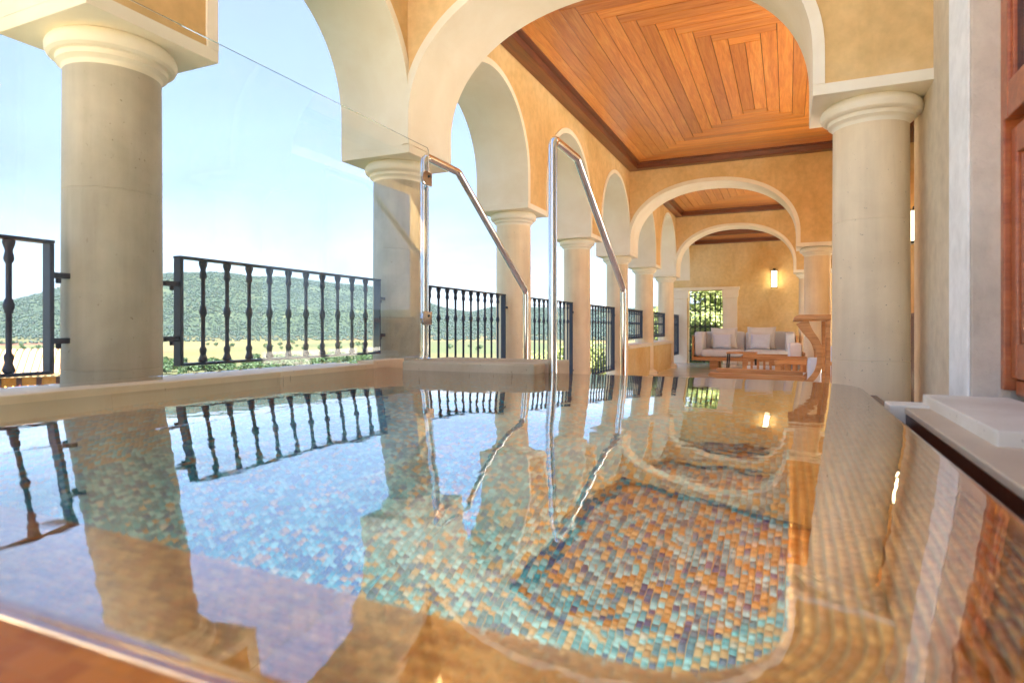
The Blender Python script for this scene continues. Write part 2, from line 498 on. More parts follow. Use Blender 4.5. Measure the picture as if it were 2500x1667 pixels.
# ------------------------------------------------------------------ columns
def shaft_profile(zb):
    n = 14; zt = 1.165
    P = [(CR * (1.012 - 0.028 * (i / n) ** 1.6), zb + (zt - zb) * i / n) for i in range(n + 1)]
    for zj in (0.62, -0.19):                       # fine joints between the drums
        if zj < zb + 0.05: continue
        r = CR * (1.012 - 0.028 * ((zj - zb) / (zt - zb)) ** 1.6)
        P += [(r, zj - 0.004), (r - 0.0022, zj - 0.0015), (r - 0.0022, zj + 0.0015), (r, zj + 0.004)]
    return sorted(P, key=lambda p: p[1])
CAP = [(0.196, 1.160), (0.197, 1.172), (0.203, 1.186), (0.216, 1.197), (0.2235, 1.201), (0.2235, 1.219), (0.226, 1.224),
       (0.243, 1.226), (0.257, 1.236), (0.2645, 1.253), (0.265, 1.270), (0.259, 1.288), (0.246, 1.302), (0.240, 1.3075)]
def column(x, y, zb, label, base=True, mat='column'):
    t = thing('stone_column', label, 'column', (x, y, zb), group='round stone columns of the loggia')
    zs = zb + (0.13 if base else 0.0)
    part('shaft', MB().lathe([(r, z - zb) for r, z in shaft_profile(zs)], 56), M[mat], t, 35, world=False)
    part('capital', MB().lathe([(r, z - zb) for r, z in CAP], 56), M['cream'], t, 25, world=False)
    part('abacus', MB().box(-HA, HA, -HA, HA, ZA - zb, ZA + 0.062 - zb), M['cream'], t, bevel=0.004, world=False)
    if base:
        part('base', MB().lathe([(0.285, 0.0), (0.285, 0.05), (0.272, 0.052), (0.279, 0.068), (0.270, 0.086), (0.240, 0.096), (0.228, 0.106), (0.212, 0.116), (0.203, 0.131)], 40), M['cream'], t, 30, world=False)
    return t
clab = ['',
        'thick stone column beside the pool kerb behind the glass panel',
        'weathered grey stone column behind the glass panel edge at the pool steps',
        'stone column behind the lower end of the sloping handrail next to the glass',
        'stone column behind the tall handrail post that has no glass',
        'stone column where the arcade meets the middle wide arch',
        'stone column rising from the parapet between two short railings',
        'stone column where the arcade meets the far wide arch by the gate']
for i, y in enumerate(CY):
    if i == 0: continue
    zb = -0.272 if i <= 1 else FLOOR
    column(XL, y, zb, clab[i], base=i >= 2, mat={1: 'greyed', 2: 'weathered'}.get(i, 'column'))
column(XR, TY[0], FLOOR, 'large pale stone column by the rounded pool corner and the house wall')
column(XR, TY[1], FLOOR, 'pale stone column under the house side foot of the middle wide arch')
column(XR, TY[2], FLOOR, 'stone column beside the lantern end of the sofa')

# ------------------------------------------------------------------ arcade wall
def arch_pts(y0, y1, zs, rise, n=40, ex=2.0, off=0.0):
    c = (y0 + y1) / 2; a = (y1 - y0) / 2 + off; b = rise + off
    P = []
    for i in range(n + 1):
        th = math.pi - math.pi * i / n
        cx, sx = math.cos(th), math.sin(th)
        P.append((c + a * math.copysign(abs(cx) ** (2 / ex), cx), zs + b * abs(sx) ** (2 / ex)))
    return P
WXO, WXI = XL - HA + 0.012, XL + HA - 0.012       # plaster faces stand 12 mm behind the stone trim
arcade = thing('arcade_wall', 'ochre plastered arcade wall carried on round columns along the open side', 'wall', (XL, CY[1], ZA))
TR = 0.062
stops = CY + [YEND + HA - 0.006]
ZS = 1.66
wallmb = MB()
edges = [stops[0] - HA] + []
for i in range(len(stops) - 1):
    y0, y1 = stops[i] + HA, stops[i + 1] - HA
    rise = (y1 - y0) / 2
    inn = [(y0, ZA + TR)] + arch_pts(y0, y1, ZS, rise) + [(y1, ZA + TR)]
    out = [(y0 - TR, ZA + TR)] + arch_pts(y0, y1, ZS, rise, off=TR) + [(y1 + TR, ZA + TR)]
    part('archivolt', MB().strip(inn, out, 'x', XL - HA, XL + HA), M['cream'], arcade, 30)
    # plaster above the arch ring
    top = [(p[0], ZT) for p in out]
    wallmb.strip(out, top, 'x', WXO, WXI)
for i, y in enumerate(stops[:-1]):
    wallmb.box(WXO, WXI, y - HA + TR, y + HA - TR, ZA + TR - 0.001, ZT)
part('wall', wallmb, M['plaster'], arcade)
# outer ledge carrying the columns by the pool (lower than the kerb)
mb = MB().box(XL - 0.36, -2.565, -3.0, 3.80, -3.6, -0.272)
part('ledge', mb, M['kerb'], arcade, bevel=0.008)
# parapet below the far short railings
for a, b in ((5, 6), (6, 7)):
    ya, yb = CY[a] + 0.12, CY[b] - 0.12
    part('parapet', MB().box(XL - 0.16, XL + 0.16, ya, yb, FLOOR, -0.40), M['plaster_end'], arcade)
    part('parapet_cap', MB().box(XL - 0.20, XL + 0.20, ya, yb, -0.40, -0.33), M['cream'], arcade, bevel=0.01)

# ------------------------------------------------------------------ transverse arches
def transverse(y, xend, label):
    t = thing('transverse_arch', label, 'arch', (XR, y, ZA), group='wide arches across the loggia')
    x0, x1 = XL + HA + 0.003, XR - HA
    zs, rise, ex = 1.545, 0.955, 2.18
    inn = [(x0, ZA + TR + 0.002)] + arch_pts(x0, x1, zs, rise, 56, ex) + [(x1, ZA + TR)]
    out = [(x0 - TR, ZA + TR + 0.002)] + arch_pts(x0, x1, zs, rise, 56, ex, TR) + [(x1 + TR, ZA + TR)]
    part('archivolt', MB().strip(inn, out, 'y', y - HA - 0.002, y + HA + 0.002), M['cream'], t, 25)
    w = MB().strip(out, [(p[0], ZT) for p in out], 'y', y - HA + 0.012, y + HA - 0.012)
    w.box(x1 + TR, xend, y - HA + 0.012, y + HA - 0.012, ZA + TR - 0.001, ZT)
    part('wall', w, M['plaster'], t)
    part('lintel_band', MB().box(XR + HA - 0.001, xend, y - HA, y + HA, ZA + 0.001, ZA + TR), M['cream'], t, bevel=0.004)
    return t
transverse(TY[0], XW, 'wide cream edged arch spanning the far end of the pool')
transverse(TY[1], XH, 'wide cream edged arch in the middle of the covered terrace')
transverse(TY[2], XH, 'wide cream edged arch in front of the sofa and end wall')

# ------------------------------------------------------------------ house and end wall
house = thing('house', 'plastered house wall along the inner side of the pool and terrace', 'house', (XW, 3.0, FLOOR))
part('wall', MB().box(XW, 3.2, 2.80, 4.45, FLOOR - 0.2, ZT), M['plaster_pale'], house, bevel=0.02)
part('wall', MB().box(0.921, 3.2, -4.5, 2.795, FLOOR - 1.5, ZT), M['plaster_pale'], house)
# wall behind the inner columns, with unseen doorways added to let daylight in
for ya, yb, za, zb in ((4.452, 4.62, FLOOR - 0.2, ZT), (4.62, 9.6, 2.45, ZT), (9.6, 12.35, FLOOR - 0.2, ZT), (12.35, 13.55, 2.35, ZT), (13.55, 17.55, FLOOR - 0.2, ZT), (17.55, 18.25, 2.3, ZT), (18.25, YEND + 0.4, FLOOR - 0.2, ZT)):
    part('terrace_wall', MB().box(XH, XH + 0.35, ya, yb, za, zb), M['plaster' if ya < 12 else 'plaster_pale'], house)  # hidden far pieces made paler to throw neutral light on the sofa
part('sun_shield_wall', MB().box(0.93, 6.6, -4.5, 4.451, ZT + 0.16, 9.4), M['plaster'], house)  # unseen block, added this tall to keep the sun off the pool
part('ground_floor', MB().box(3.21, 6.6, -4.5, 4.45, FLOOR - 1.5, ZT + 0.159), M['plaster'], house)  # unseen base of that block, width set by the sun wanted in the courtyard
part('roof_slab', MB().box(XL - 0.75, XH + 0.6, TY[0] - HA, YEND + 0.8, ZT + 0.01, ZT + 0.15), M['plaster'], house)

endw = thing('end_wall', 'mottled ochre end wall of the terrace with a framed gate opening', 'wall', (-0.4, YEND, FLOOR))
GX0, GX1, GZ = -2.64, -1.69, 1.07
mb = MB().box(GX1 + 0.0, XH, YEND, YEND + 0.32, FLOOR, 2.6)
mb.box(XL - HA, GX1, YEND, YEND + 0.32, GZ, 2.6).box(XL - HA, GX0, YEND, YEND + 0.32, FLOOR, GZ)
part('wall', mb, M['plaster_end'], endw)
part('lintel', MB().box(XL - 0.30, GX1 + 0.47, YEND - 0.09, YEND - 0.003, GZ + 0.005, GZ + 0.085), M['cream'], endw, bevel=0.01)
for a, b in ((GX1 + 0.02, GX1 + 0.40), (XL - 0.26, GX0 - 0.02)):
    part('pilaster', MB().box(a, b, YEND - 0.05, YEND - 0.003, FLOOR, GZ - 0.235), M['cream'], endw, bevel=0.008)
    part('pilaster_capital', MB().prism([(a, GZ - 0.23), (b, GZ - 0.23), (b + 0.035, GZ - 0.17), (b + 0.035, GZ + 0.002), (a - 0.02, GZ + 0.002), (a - 0.02, GZ - 0.17)], 'y', YEND - 0.075, YEND - 0.003), M['cream'], endw, bevel=0.004)
part('skirting', MB().box(GX1 + 0.42, XH, YEND - 0.03, YEND - 0.003, FLOOR + 0.002, FLOOR + 0.13), M['cream'], endw, bevel=0.004)

# ------------------------------------------------------------------ wooden ceilings
def ceiling(x0, x1, y0, y1, zc, label, pw=0.148):
    t = thing('wooden_ceiling', label, 'ceiling', ((x0 + x1) / 2, (y0 + y1) / 2, zc), group='varnished plank ceilings')
    b1, b2 = 0.17, 0.235
    for nm, w, za, zb in (('cornice', b1, zc, zc + 0.11), ('cornice_step', b2, zc + 0.085, zc + 0.19)):
        i0 = 0.0 if nm == 'cornice' else b1 - 0.012
        for (a, b, c, d) in ((x0 + i0, x0 + w, y0 + i0, y1 - i0), (x1 - w, x1 - i0, y0 + i0, y1 - i0), (x0 + w, x1 - w, y0 + i0, y0 + w), (x0 + w, x1 - w, y1 - w, y1 - i0)):
            lx, ly = b - a, d - c
            L, W = max(lx, ly), min(lx, ly)
            o = part(nm, MB().box(-L / 2, L / 2, -W / 2, W / 2, 0, zb - za), M['beam'], t, bevel=0.008, world=False)
            o.location = ((a + b) / 2 - t.location.x, (c + d) / 2 - t.location.y, za - zc)
            o.rotation_euler = (0, 0, 0 if lx >= ly else R(90))
    zp = zc + 0.10
    gx0, gx1, gy0, gy1 = x0 + b2 - 0.01, x1 - b2 + 0.01, y0 + b2 - 0.01, y1 - b2 + 0.01
    n = int(((gx1 - gx0) / 2) / pw + 0.001)
    pw = (gx1 - gx0) / 2 / n
    g = 0.003
    def plank(cx, cy_, L, W, ang):
        o = part('plank', MB().box(-L / 2 + g, L / 2 - g, -W / 2 + g, W / 2 - g, 0, 0.03), M['plank'], t, bevel=0.0015, seg=1, world=False)
        o.location = (cx - t.location.x, cy_ - t.location.y, zp - zc + random.uniform(-0.0012, 0.0012)); o.rotation_euler = (0, 0, ang)
    ww = pw
    k = 0
    while True:
        a0, a1, c0, c1 = gx0 + k * ww, gx1 - k * ww, gy0 + k * ww, gy1 - k * ww
        if c1 - c0 < 2 * ww or a1 - a0 < 1.2 * ww: break
        plank((a0 + a1) / 2, c0 + ww / 2, a1 - a0, ww, 0)
        plank((a0 + a1) / 2, c1 - ww / 2, a1 - a0, ww, 0)
        LL = c1 - c0 - 2 * ww
        if LL > 0.02:
            plank(a0 + ww / 2, (c0 + c1) / 2, LL, ww, R(90))
            plank(a1 - ww / 2, (c0 + c1) / 2, LL, ww, R(90))
        k += 1
    part('backing', MB().box(x0, x1, y0, y1, zc + 0.16, zc + 0.19), M['dark_wood'], t)
IX = WXI + 0.003
ceiling(IX, XH - 0.003, TY[0] + HA - 0.009, TY[1] - HA + 0.009, ZC, 'varnished plank ceiling in nested rectangles seen past the nearest wide arch')
ceiling(IX, XH - 0.003, TY[1] + HA - 0.009, TY[2] - HA + 0.009, ZC, 'varnished plank ceiling seen through the middle wide arch')
ceiling(IX, XH - 0.003, TY[2] + HA - 0.009, YEND - 0.003, 2.38, 'low varnished plank ceiling over the sofa by the end wall')

# ------------------------------------------------------------------ pool
def rrect(x0, x1, y0, y1, r00, r10, r11, r01, n=10, off=0.0):
    """rounded rectangle, anticlockwise from lower-left corner; corner radii per corner"""
    P = []
    for (cx, cy_, r, a0) in ((x0, y0, r00, 180), (x1, y0, r10, 270), (x1, y1, r11, 0), (x0, y1, r01, 90)):
        ox = cx + (r if cx == x0 else -r); oy = cy_ + (r if cy_ == y0 else -r)
        if r <= 0: P.append((cx + (-off if cx == x0 else off), cy_ + (-off if cy_ == y0 else off))); continue
        for i in range(n + 1):
            a = R(a0 + 90 * i / n)
            P.append((ox + (r + off) * math.cos(a), oy + (r + off) * math.sin(a)))
    return P
OUT = lambda off=0.0: rrect(PX0, PX1, PY0, PY1, 0, 0.40, 0.30, 0, 14, off)
LX1, LY0, LY1 = 0.0, 0.58, 3.06
INN = lambda off=0.0: rrect(PX0, LX1, LY0, LY1, 0, 0.14, 0.14, 0, 14, off)
DEPTH = 1.40
ZLEDGE = WZ - 0.12
ZFLOOR = WZ - DEPTH
# water surface with a lip that rolls over the overflow edge
def ring(pts, z): return [(p[0], p[1], z) for p in pts]
def keep_left(pts):          # the water stops at the kerb on the arcade side
    return [(max(p[0], PX0), p[1]) for p in pts]
mb = MB()
rings = [ring(keep_left(OUT(-0.006)), WZ), ring(keep_left(OUT(0.002)), WZ - 0.0012), ring(keep_left(OUT(0.007)), WZ - 0.004), ring(keep_left(OUT(0.010)), WZ - 0.010), ring(keep_left(OUT(0.011)), WZ - 0.022)]
n = len(rings[0])
vs = [p for r_ in rings for p in r_]
fs = [tuple(range(n))]
for i in range(len(rings) - 1):
    for k in range(n):
        k2 = (k + 1) % n
        fs.append((i * n + k, (i + 1) * n + k, (i + 1) * n + k2, i * n + k2))
mb.add(vs, fs)
me = mesh('water', mb, M['water'], 60, norm=False)
o = bpy.data.objects.new('water', me); link(o); o['kind'] = 'structure'

pool = thing('pool', 'raised overflow pool lined with orange and turquoise mosaic', 'pool', (-1.0, 1.8, ZFLOOR - 0.2))
# shell: floor bed, inner walls, ledge bed, rim
part('floor_bed', MB().box(PX0 - 0.05, LX1 + 0.02, LY0 - 0.02, LY1 + 0.02, ZFLOOR - 0.1, ZFLOOR - 0.004), M['grout'], pool)
inn = INN(); no = len(inn)
mb = MB()
wp = INN(0.004)
wp = [(max(p[0], PX0 - 0.004), p[1]) for p in wp]
mb.add(ring(wp, ZFLOOR - 0.004) + ring(wp, ZLEDGE - 0.0065), [(i, no + i, no + (i + 1) % no, (i + 1) % no) for i in range(no)])
part('wall_bed', mb, M['grout'], pool)
# ledge bed between the inner wall and the outer edge (right, near and far sides)
oo = OUT(0.0)
mb = MB()
mb.add(ring(wp, ZLEDGE - 0.004) + ring(keep_left(OUT(-0.004)), ZLEDGE - 0.004), [(i, no + i, no + (i + 1) % no, (i + 1) % no) for i in range(no)])
mb2 = MB()
mb2.add(ring(keep_left(OUT(-0.0042)), ZLEDGE - 0.004) + ring(keep_left(OUT(-0.0042)), WZ - 0.004) + ring(keep_left(OUT(0.004)), WZ - 0.005) + ring(keep_left(OUT(0.006)), WZ - 0.9),
       [(j * no + i, (j + 1) * no + i, (j + 1) * no + (i + 1) % no, j * no + (i + 1) % no) for j in range(3) for i in range(no)])
PAL = {'o1': lin(232, 172, 104), 'o2': lin(240, 194, 134), 'o3': lin(218, 150, 84), 'l1': lin(168, 238, 240), 'l2': lin(110, 222, 230), 't1': lin(0, 178, 196), 't2': lin(0, 136, 162),
       'b1': lin(0, 104, 160), 'b2': lin(0, 146, 186), 'p1': lin(230, 220, 198)}
BROWN = [lin(208, 124, 52), lin(224, 146, 70), lin(186, 104, 44), lin(232, 162, 88)]
t = NT('rim_tile'); v = t.coord()
br = t.n('TexBrick'); br.inputs['Scale'].default_value = 40; br.inputs['Mortar Size'].default_value = 0.03
br.inputs['Color1'].default_value = lin(200, 122, 48); br.inputs['Color2'].default_value = lin(168, 94, 36); br.inputs['Mortar'].default_value = lin(178, 112, 52)
br.inputs['Brick Width'].default_value = 0.92; br.inputs['Row Height'].default_value = 0.92
t.l(v, br.inputs['Vector'])
t.base(br.outputs['Color']); t.set(Roughness=0.35); t.b.inputs['Specular IOR Level'].default_value = 0.12
t.bump(t.noise(v, 18, 4, 0.6), 0.25, 0.01)
M['rim'] = t.m
part('ledge_bed', mb, M['grout'], pool)
part('edge_band', mb2, M['rim'], pool)
# wet outer rim on the near side, falling towards the viewer, and outer casing
part('wet_rim', MB().add([(PX0 - 0.1, PY0 - 0.004, WZ - 0.012), (0.7, PY0 - 0.004, WZ - 0.012), (0.7, -0.35, WZ - 0.10), (PX0 - 0.1, -0.35, WZ - 0.10), (PX0 - 0.1, -0.35, WZ - 0.9), (0.7, -0.35, WZ - 0.9), (0.7, PY0 - 0.004, WZ - 0.9), (PX0 - 0.1, PY0 - 0.004, WZ - 0.9)],
     [(0, 1, 2, 3), (3, 2, 5, 4), (0, 3, 4, 7), (1, 6, 5, 2), (0, 7, 6, 1), (4, 5, 6, 7)]), M['rim'], pool)
part('casing', MB().box(PX0 - 0.1, 0.12, PY1 + 0.02, PY1 + 0.10, FLOOR - 0.3, WZ - 0.03), M['rim'], pool)
part('casing', MB().box(PX1 + 0.016, PX1 + 0.06, 2.45, 3.05, FLOOR - 0.3, WZ - 0.03), M['gutter'], pool)
part('gutter', MB().box(PX1 + 0.014, 0.36, 0.2, 2.36, WZ - 0.14, WZ - 0.10), M['gutter'], pool)
part('gutter_wall', MB().box(0.352, 0.60, 0.2, 2.36, WZ - 0.20, WZ - 0.022), M['gutter'], pool)

# mosaic: every tile has its own edges; the largest in view are objects, the rest joined
TS = 0.0215; GAP = 0.0026
def tile_arrays(cent, uax, vax, nax, cols, half_u, half_v, th=0.004):
    """cent (n,3), axes (n,3), colours (n,4) -> verts, quads, corner colours"""
    n_ = len(cent)
    if n_ > 1:
        rr_ = np.random.normal(0, 0.012, (n_, 1)); uax = uax + vax * rr_; vax = vax - uax * rr_
        cent = cent + uax * np.random.normal(0, 0.0005, (n_, 1)) + vax * np.random.normal(0, 0.0005, (n_, 1))
    u = uax * half_u; v_ = vax * half_v; w = nax * th
    bot = 1.0; top = 0.93
    c = [cent - u - v_, cent + u - v_, cent + u + v_, cent - u + v_]
    tp = [cent - u * top - v_ * top + w, cent + u * top - v_ * top + w, cent + u * top + v_ * top + w, cent - u * top + v_ * top + w]
    V = np.stack(c + tp, axis=1).reshape(-1, 3)
    q = np.array([[4, 5, 6, 7], [0, 1, 5, 4], [1, 2, 6, 5], [2, 3, 7, 6], [3, 0, 4, 7]])
    F = (q[None] + (np.arange(n_) * 8)[:, None, None]).reshape(-1, 4)
    C = np.repeat(cols, 20, axis=0)
    return V, F, C
def mesh_np(name, V, F, C, mat):
    me = bpy.data.meshes.new(name)
    nv, nf = len(V), len(F)
    me.vertices.add(nv); me.vertices.foreach_set('co', V.astype(np.float32).ravel())
    me.loops.add(nf * 4); me.loops.foreach_set('vertex_index', F.astype(np.int32).ravel())
    me.polygons.add(nf); me.polygons.foreach_set('loop_start', np.arange(0, nf * 4, 4, dtype=np.int32))
    me.update(calc_edges=True)
    if C is not None:
        a = me.attributes.new('tile_colour', 'FLOAT_COLOR', 'CORNER'); a.data.foreach_set('color', C.astype(np.float32).ravel())
    me.materials.append(mat)
    return me
def pick_floor(x, y):
    """share of orange rises towards the house, teal towards the open side"""
    k = min(1, max(0, (x + 2.1) / 2.1))
    nz = mnoise.noise(Vector((x * 2.3, y * 2.3, 3.1)))
    wo = 0.08 + 0.24 * k + 0.18 * nz
    r_ = random.random()
    if r_ < wo: return random.choice(['o1', 'o2', 'o3', 'o1', 'o2'])
    r_ = random.random()
    if r_ < 0.30 + 0.12 * k: return random.choice(['l1', 'l2', 'l1'])
    if r_ < 0.80: return random.choice(['t1', 't1', 't2'])
    if r_ < 0.96: return random.choice(['b1', 'b1', 'b2'])
    return 'p1'
fl = []
ci = 0
x = PX0 + TS / 2
while x < LX1 - TS * 0.4:
    y = LY0 + (0.5 if ci % 2 else 1.0) * TS
    while y < LY1 - TS * 0.3:
        # rounded inner corners
        inside = True
        if x > LX1 - 0.14 and (y < LY0 + 0.14 or y > LY1 - 0.14):
            yc = LY0 + 0.14 if y < LY0 + 0.14 else LY1 - 0.14
            inside = math.hypot(x - (LX1 - 0.14), y - yc) < 0.135
        if inside: fl.append((x, y, pick_floor(x, y)))
        y += TS
    x += TS; ci += 1
base = np.array(pool.location)
# nearest visible strip of the floor: seen just past the submerged ledge
near = sorted(range(len(fl)), key=lambda i: (fl[i][0] + 0.30) ** 2 * 0.7 + (fl[i][1] - 1.80) ** 2 * 2.5)
near_ids = set(near[:190])
rest = [i for i in range(len(fl)) if i not in near_ids]
def jit(c): 
    k = random.uniform(0.84, 1.12); return (min(1, c[0] * k), min(1, c[1] * k), min(1, c[2] * k), 1)
def floor_arr(ids):
    n_ = len(ids)
    ce = np.array([(fl[i][0], fl[i][1], ZFLOOR - 0.003) for i in ids]) - base
    cl = np.array([jit(PAL[fl[i][2]]) for i in ids])
    one = np.ones((n_, 1))
    return tile_arrays(ce, one * [1, 0, 0], one * [0, 1, 0], one * [0, 0, 1], cl, TS / 2 - GAP / 2, TS / 2 - GAP / 2)
V, F, C = floor_arr(rest)
pf = bpy.data.objects.new('floor_mosaic', mesh_np('floor_mosaic', V, F, C, M['tile'])); link(pf, pool); pf['kind'] = 'stuff'
bed = [c for c in pool.children if c.name.startswith('floor_bed')][0]
tile_me = {}
for i in near_ids:
    key = fl[i][2]
    if key not in tile_me:
        one = np.ones((1, 1))
        tile_me[key] = mesh_np('tile', *tile_arrays(np.zeros((1, 3)), one * [1, 0, 0], one * [0, 1, 0], one * [0, 0, 1], np.array([PAL[key]]), TS / 2 - GAP / 2, TS / 2 - GAP / 2), M['tile'])
    o = bpy.data.objects.new('tile', tile_me[key]); link(o, bed)
    o.location = (fl[i][0] - base[0], fl[i][1] - base[1], ZFLOOR - 0.003 - base[2])
# walls
def path_len(P, closed=False):
    out = []; s_ = 0
    for a, b in zip(P[:-1], P[1:]):
        out.append((s_, a, b)); s_ += math.hypot(b[0] - a[0], b[1] - a[1])
    return out, s_
def along(P):
    segs, L = path_len(P)
    def f(s_):
        for k in range(len(segs) - 1, -1, -1):
            if s_ >= segs[k][0]:
                a, b = segs[k][1], segs[k][2]; l_ = math.hypot(b[0] - a[0], b[1] - a[1]) or 1e-9
                t_ = (s_ - segs[k][0]) / l_
                return (a[0] + (b[0] - a[0]) * t_, a[1] + (b[1] - a[1]) * t_), ((b[0] - a[0]) / l_, (b[1] - a[1]) / l_)
    return f, L
P = INN() ; P = P[1:] + [P[0]]        # right, far, left walls
fn, L = along([p for p in P])
ce = []; ua = []; na = []; cl = []
nrow = int((DEPTH - 0.12) / TS)
for j in range(int(L / TS)):
    (px, py), (tx, ty) = fn((j + 0.5) * TS)
    nx, ny = -ty, tx
    for k in range(nrow):
        z = ZFLOOR + (k + 0.5) * TS
        d_ = (k + 0.5) / nrow
        pr = random.random()
        if pr < 0.45 + 0.45 * d_: c_ = random.choice(BROWN)
        else: c_ = PAL[random.choice(['l1', 'l2', 't1', 't2', 'b1', 'o1', 't1'])]
        ce.append((px, py, z)); ua.append((tx, ty, 0)); na.append((nx, ny, 0)); cl.append(jit(c_))
ce = np.array(ce) - base; ua = np.array(ua); na = np.array(na)
V, F, C = tile_arrays(ce, ua, np.ones((len(ce), 1)) * [0, 0, 1], na, np.array(cl), TS / 2 - GAP / 2, TS / 2 - GAP / 2, 0.003)
wm = bpy.data.objects.new('wall_mosaic', mesh_np('wall_mosaic', V, F, C, M['tile'])); link(wm, pool); wm['kind'] = 'stuff'
# submerged ledge: brown rows that follow the edge of the pool round its corners
ce = []; ua = []; va = []; cl = []
rowP = {}
NR = 20
allt = []
PO = OUT(-0.003); PI = INN(-0.003)
for rws in range(NR):
    tt = (rws + 0.5) / NR
    PP = [(PO[i][0] * (1 - tt) + PI[i][0] * tt, PO[i][1] * (1 - tt) + PI[i][1] * tt) for i in range(len(PO))]
    PP = [(max(p[0], PX0), p[1]) for p in PP]
    fn, L = along(PP)
    for j in range(int(L / TS)):
        (px, py), (tx, ty) = fn((j + 0.5 + 0.5 * (rws % 2)) * TS if (j + 1 + 0.5 * (rws % 2)) * TS < L else (j + 0.5) * TS)
        allt.append((px, py, tx, ty, random.choice(BROWN), rws))
cand = sorted(range(len(allt)), key=lambda i: (allt[i][0] + 0.02) ** 2 * 1.2 + (allt[i][1] - 0.62) ** 2 * 3)
led_ids = set(cand[:110])
ids = [i for i in range(len(allt)) if i not in led_ids]
ce = np.array([(allt[i][0], allt[i][1], ZLEDGE - 0.003) for i in ids]) - base
ua = np.array([(allt[i][2], allt[i][3], 0) for i in ids]); va = np.array([(-allt[i][3], allt[i][2], 0) for i in ids])
V, F, C = tile_arrays(ce, ua, va, np.ones((len(ce), 1)) * [0, 0, 1], np.array([jit(allt[i][4]) for i in ids]), TS / 2 - GAP * 0.35, 0.00575, 0.003)
lm = bpy.data.objects.new('ledge_mosaic', mesh_np('ledge_mosaic', V, F, C, M['tile'])); link(lm, pool); lm['kind'] = 'stuff'
lbed = [c for c in pool.children if c.name.startswith('ledge_bed')][0]
lt_me = []
for c_ in BROWN:
    one = np.ones((1, 1))
    lt_me.append(mesh_np('ledge_tile', *tile_arrays(np.zeros((1, 3)), one * [1, 0, 0], one * [0, 1, 0], one * [0, 0, 1], np.array([c_]), TS / 2 - GAP * 0.35, 0.00575, 0.003), M['tile']))
for i in led_ids:
    a_ = allt[i]
    o = bpy.data.objects.new('ledge_tile', lt_me[BROWN.index(a_[4])]); link(o, lbed)
    o.location = (a_[0] - base[0], a_[1] - base[1], ZLEDGE - 0.003 - base[2]); o.rotation_euler = (0, 0, math.atan2(a_[3], a_[2]))

# underwater lamp in the near wall, just below the submerged ledge
pl = thing('pool_lamp', 'small lit underwater lamp in the pool wall below the brown ledge', 'lamp', (-0.55, LY0, ZLEDGE - 0.16))
def disc_y(r, y0, y1, zc=ZLEDGE - 0.16, x=-0.55, n=28):
    return MB().tube([(x, y0, zc), (x, y1, zc)], r, n)
part('bezel', disc_y(0.10, LY0 - 0.03, LY0 + 0.008), M['steel'], pl, 40)
part('lens', disc_y(0.082, LY0 + 0.0082, LY0 + 0.016), M['pool_light'], pl, 40)

# stone kerb on the arcade side
kerb = thing('pool_kerb', 'low warm limestone kerb between the pool and the open arcade', 'kerb', (-2.48, 1.8, WZ))
for y0_, y1_, xf_, zt_ in ((-0.35, 1.565, -2.416, -0.2295), (1.568, 2.45, -2.429, -0.2310), (2.453, 3.25, -2.428, -0.2305), (3.253, 3.60, -2.431, -0.212)):
    part('kerb_stone', MB().box(-2.56, xf_, y0_, y1_, WZ - 0.5, zt_), M['kerb'], kerb, bevel=0.005)

# ------------------------------------------------------------------ steps out of the pool
st = thing('pool_steps', 'rough pale stone landing slab and steps between the steel handrails', 'steps', (-1.7, 3.6, FLOOR))
part('slab', MB().box(-2.178, -1.292, 3.20, 3.372, WZ - 0.11, -0.2045), M['slab'], st, bevel=0.012)
part('slab', MB().box(-2.178, -1.272, 3.44, 3.75, WZ - 0.4, -0.2045), M['slab'], st, bevel=0.012)
zz = [-0.2045 + (FLOOR + 0.2045) * i / 5 for i in range(6)]
for i in range(1, 5):
    part('step', MB().box(-2.12, -1.30, 3.752 + 0.3 * (i - 1), 3.752 + 0.3 * i, FLOOR + 0.002, zz[i]), M['slab'], st, bevel=0.01)

# ------------------------------------------------------------------ steel handrails
def bent(points, rad, n=6):
    """polyline with rounded bends"""
    P = [Vector(p) for p in points]; out = [P[0]]
    for i in range(1, len(P) - 1):
        a, b, c = P[i - 1], P[i], P[i + 1]
        d1 = (a - b).normalized(); d2 = (c - b).normalized()
        ang = d1.angle(d2); t_ = min(rad / math.tan(ang / 2), (a - b).length * 0.45, (c - b).length * 0.45)
        p1, p2 = b + d1 * t_, b + d2 * t_
        for k in range(n + 1):
            s_ = k / n
            out.append(p1 * (1 - s_) ** 2 + b * 2 * s_ * (1 - s_) + p2 * s_ ** 2)
    out.append(P[-1]); return out
def handrail(x, zb, label):
    t = thing('handrail', label, 'handrail', (x, 3.39, zb), group='steel handrails of the pool steps')
    path = bent([(x, 3.39, zb), (x, 3.39, 1.108), (x, 3.845, 1.105), (x, 5.085, 0.325), (x, 5.085, FLOOR + 0.001)], 0.062)
    part('tube', MB().tube(path, 0.0258, 20), M['steel'], t, 40)
    for yy, z0 in ((3.39, zb), (5.085, FLOOR + 0.001)):
        if z0 > -1.5: part('flange', MB().lathe([(0.05, z0), (0.05, z0 + 0.008), (0.03, z0 + 0.014)], 24, (x, yy)), M['steel'], t, 40)
    return t
handrail(-2.14, -0.204, 'polished steel handrail standing at the end of the glass panel')
handrail(-1.255, -0.42, 'polished steel handrail standing in the water without any glass')

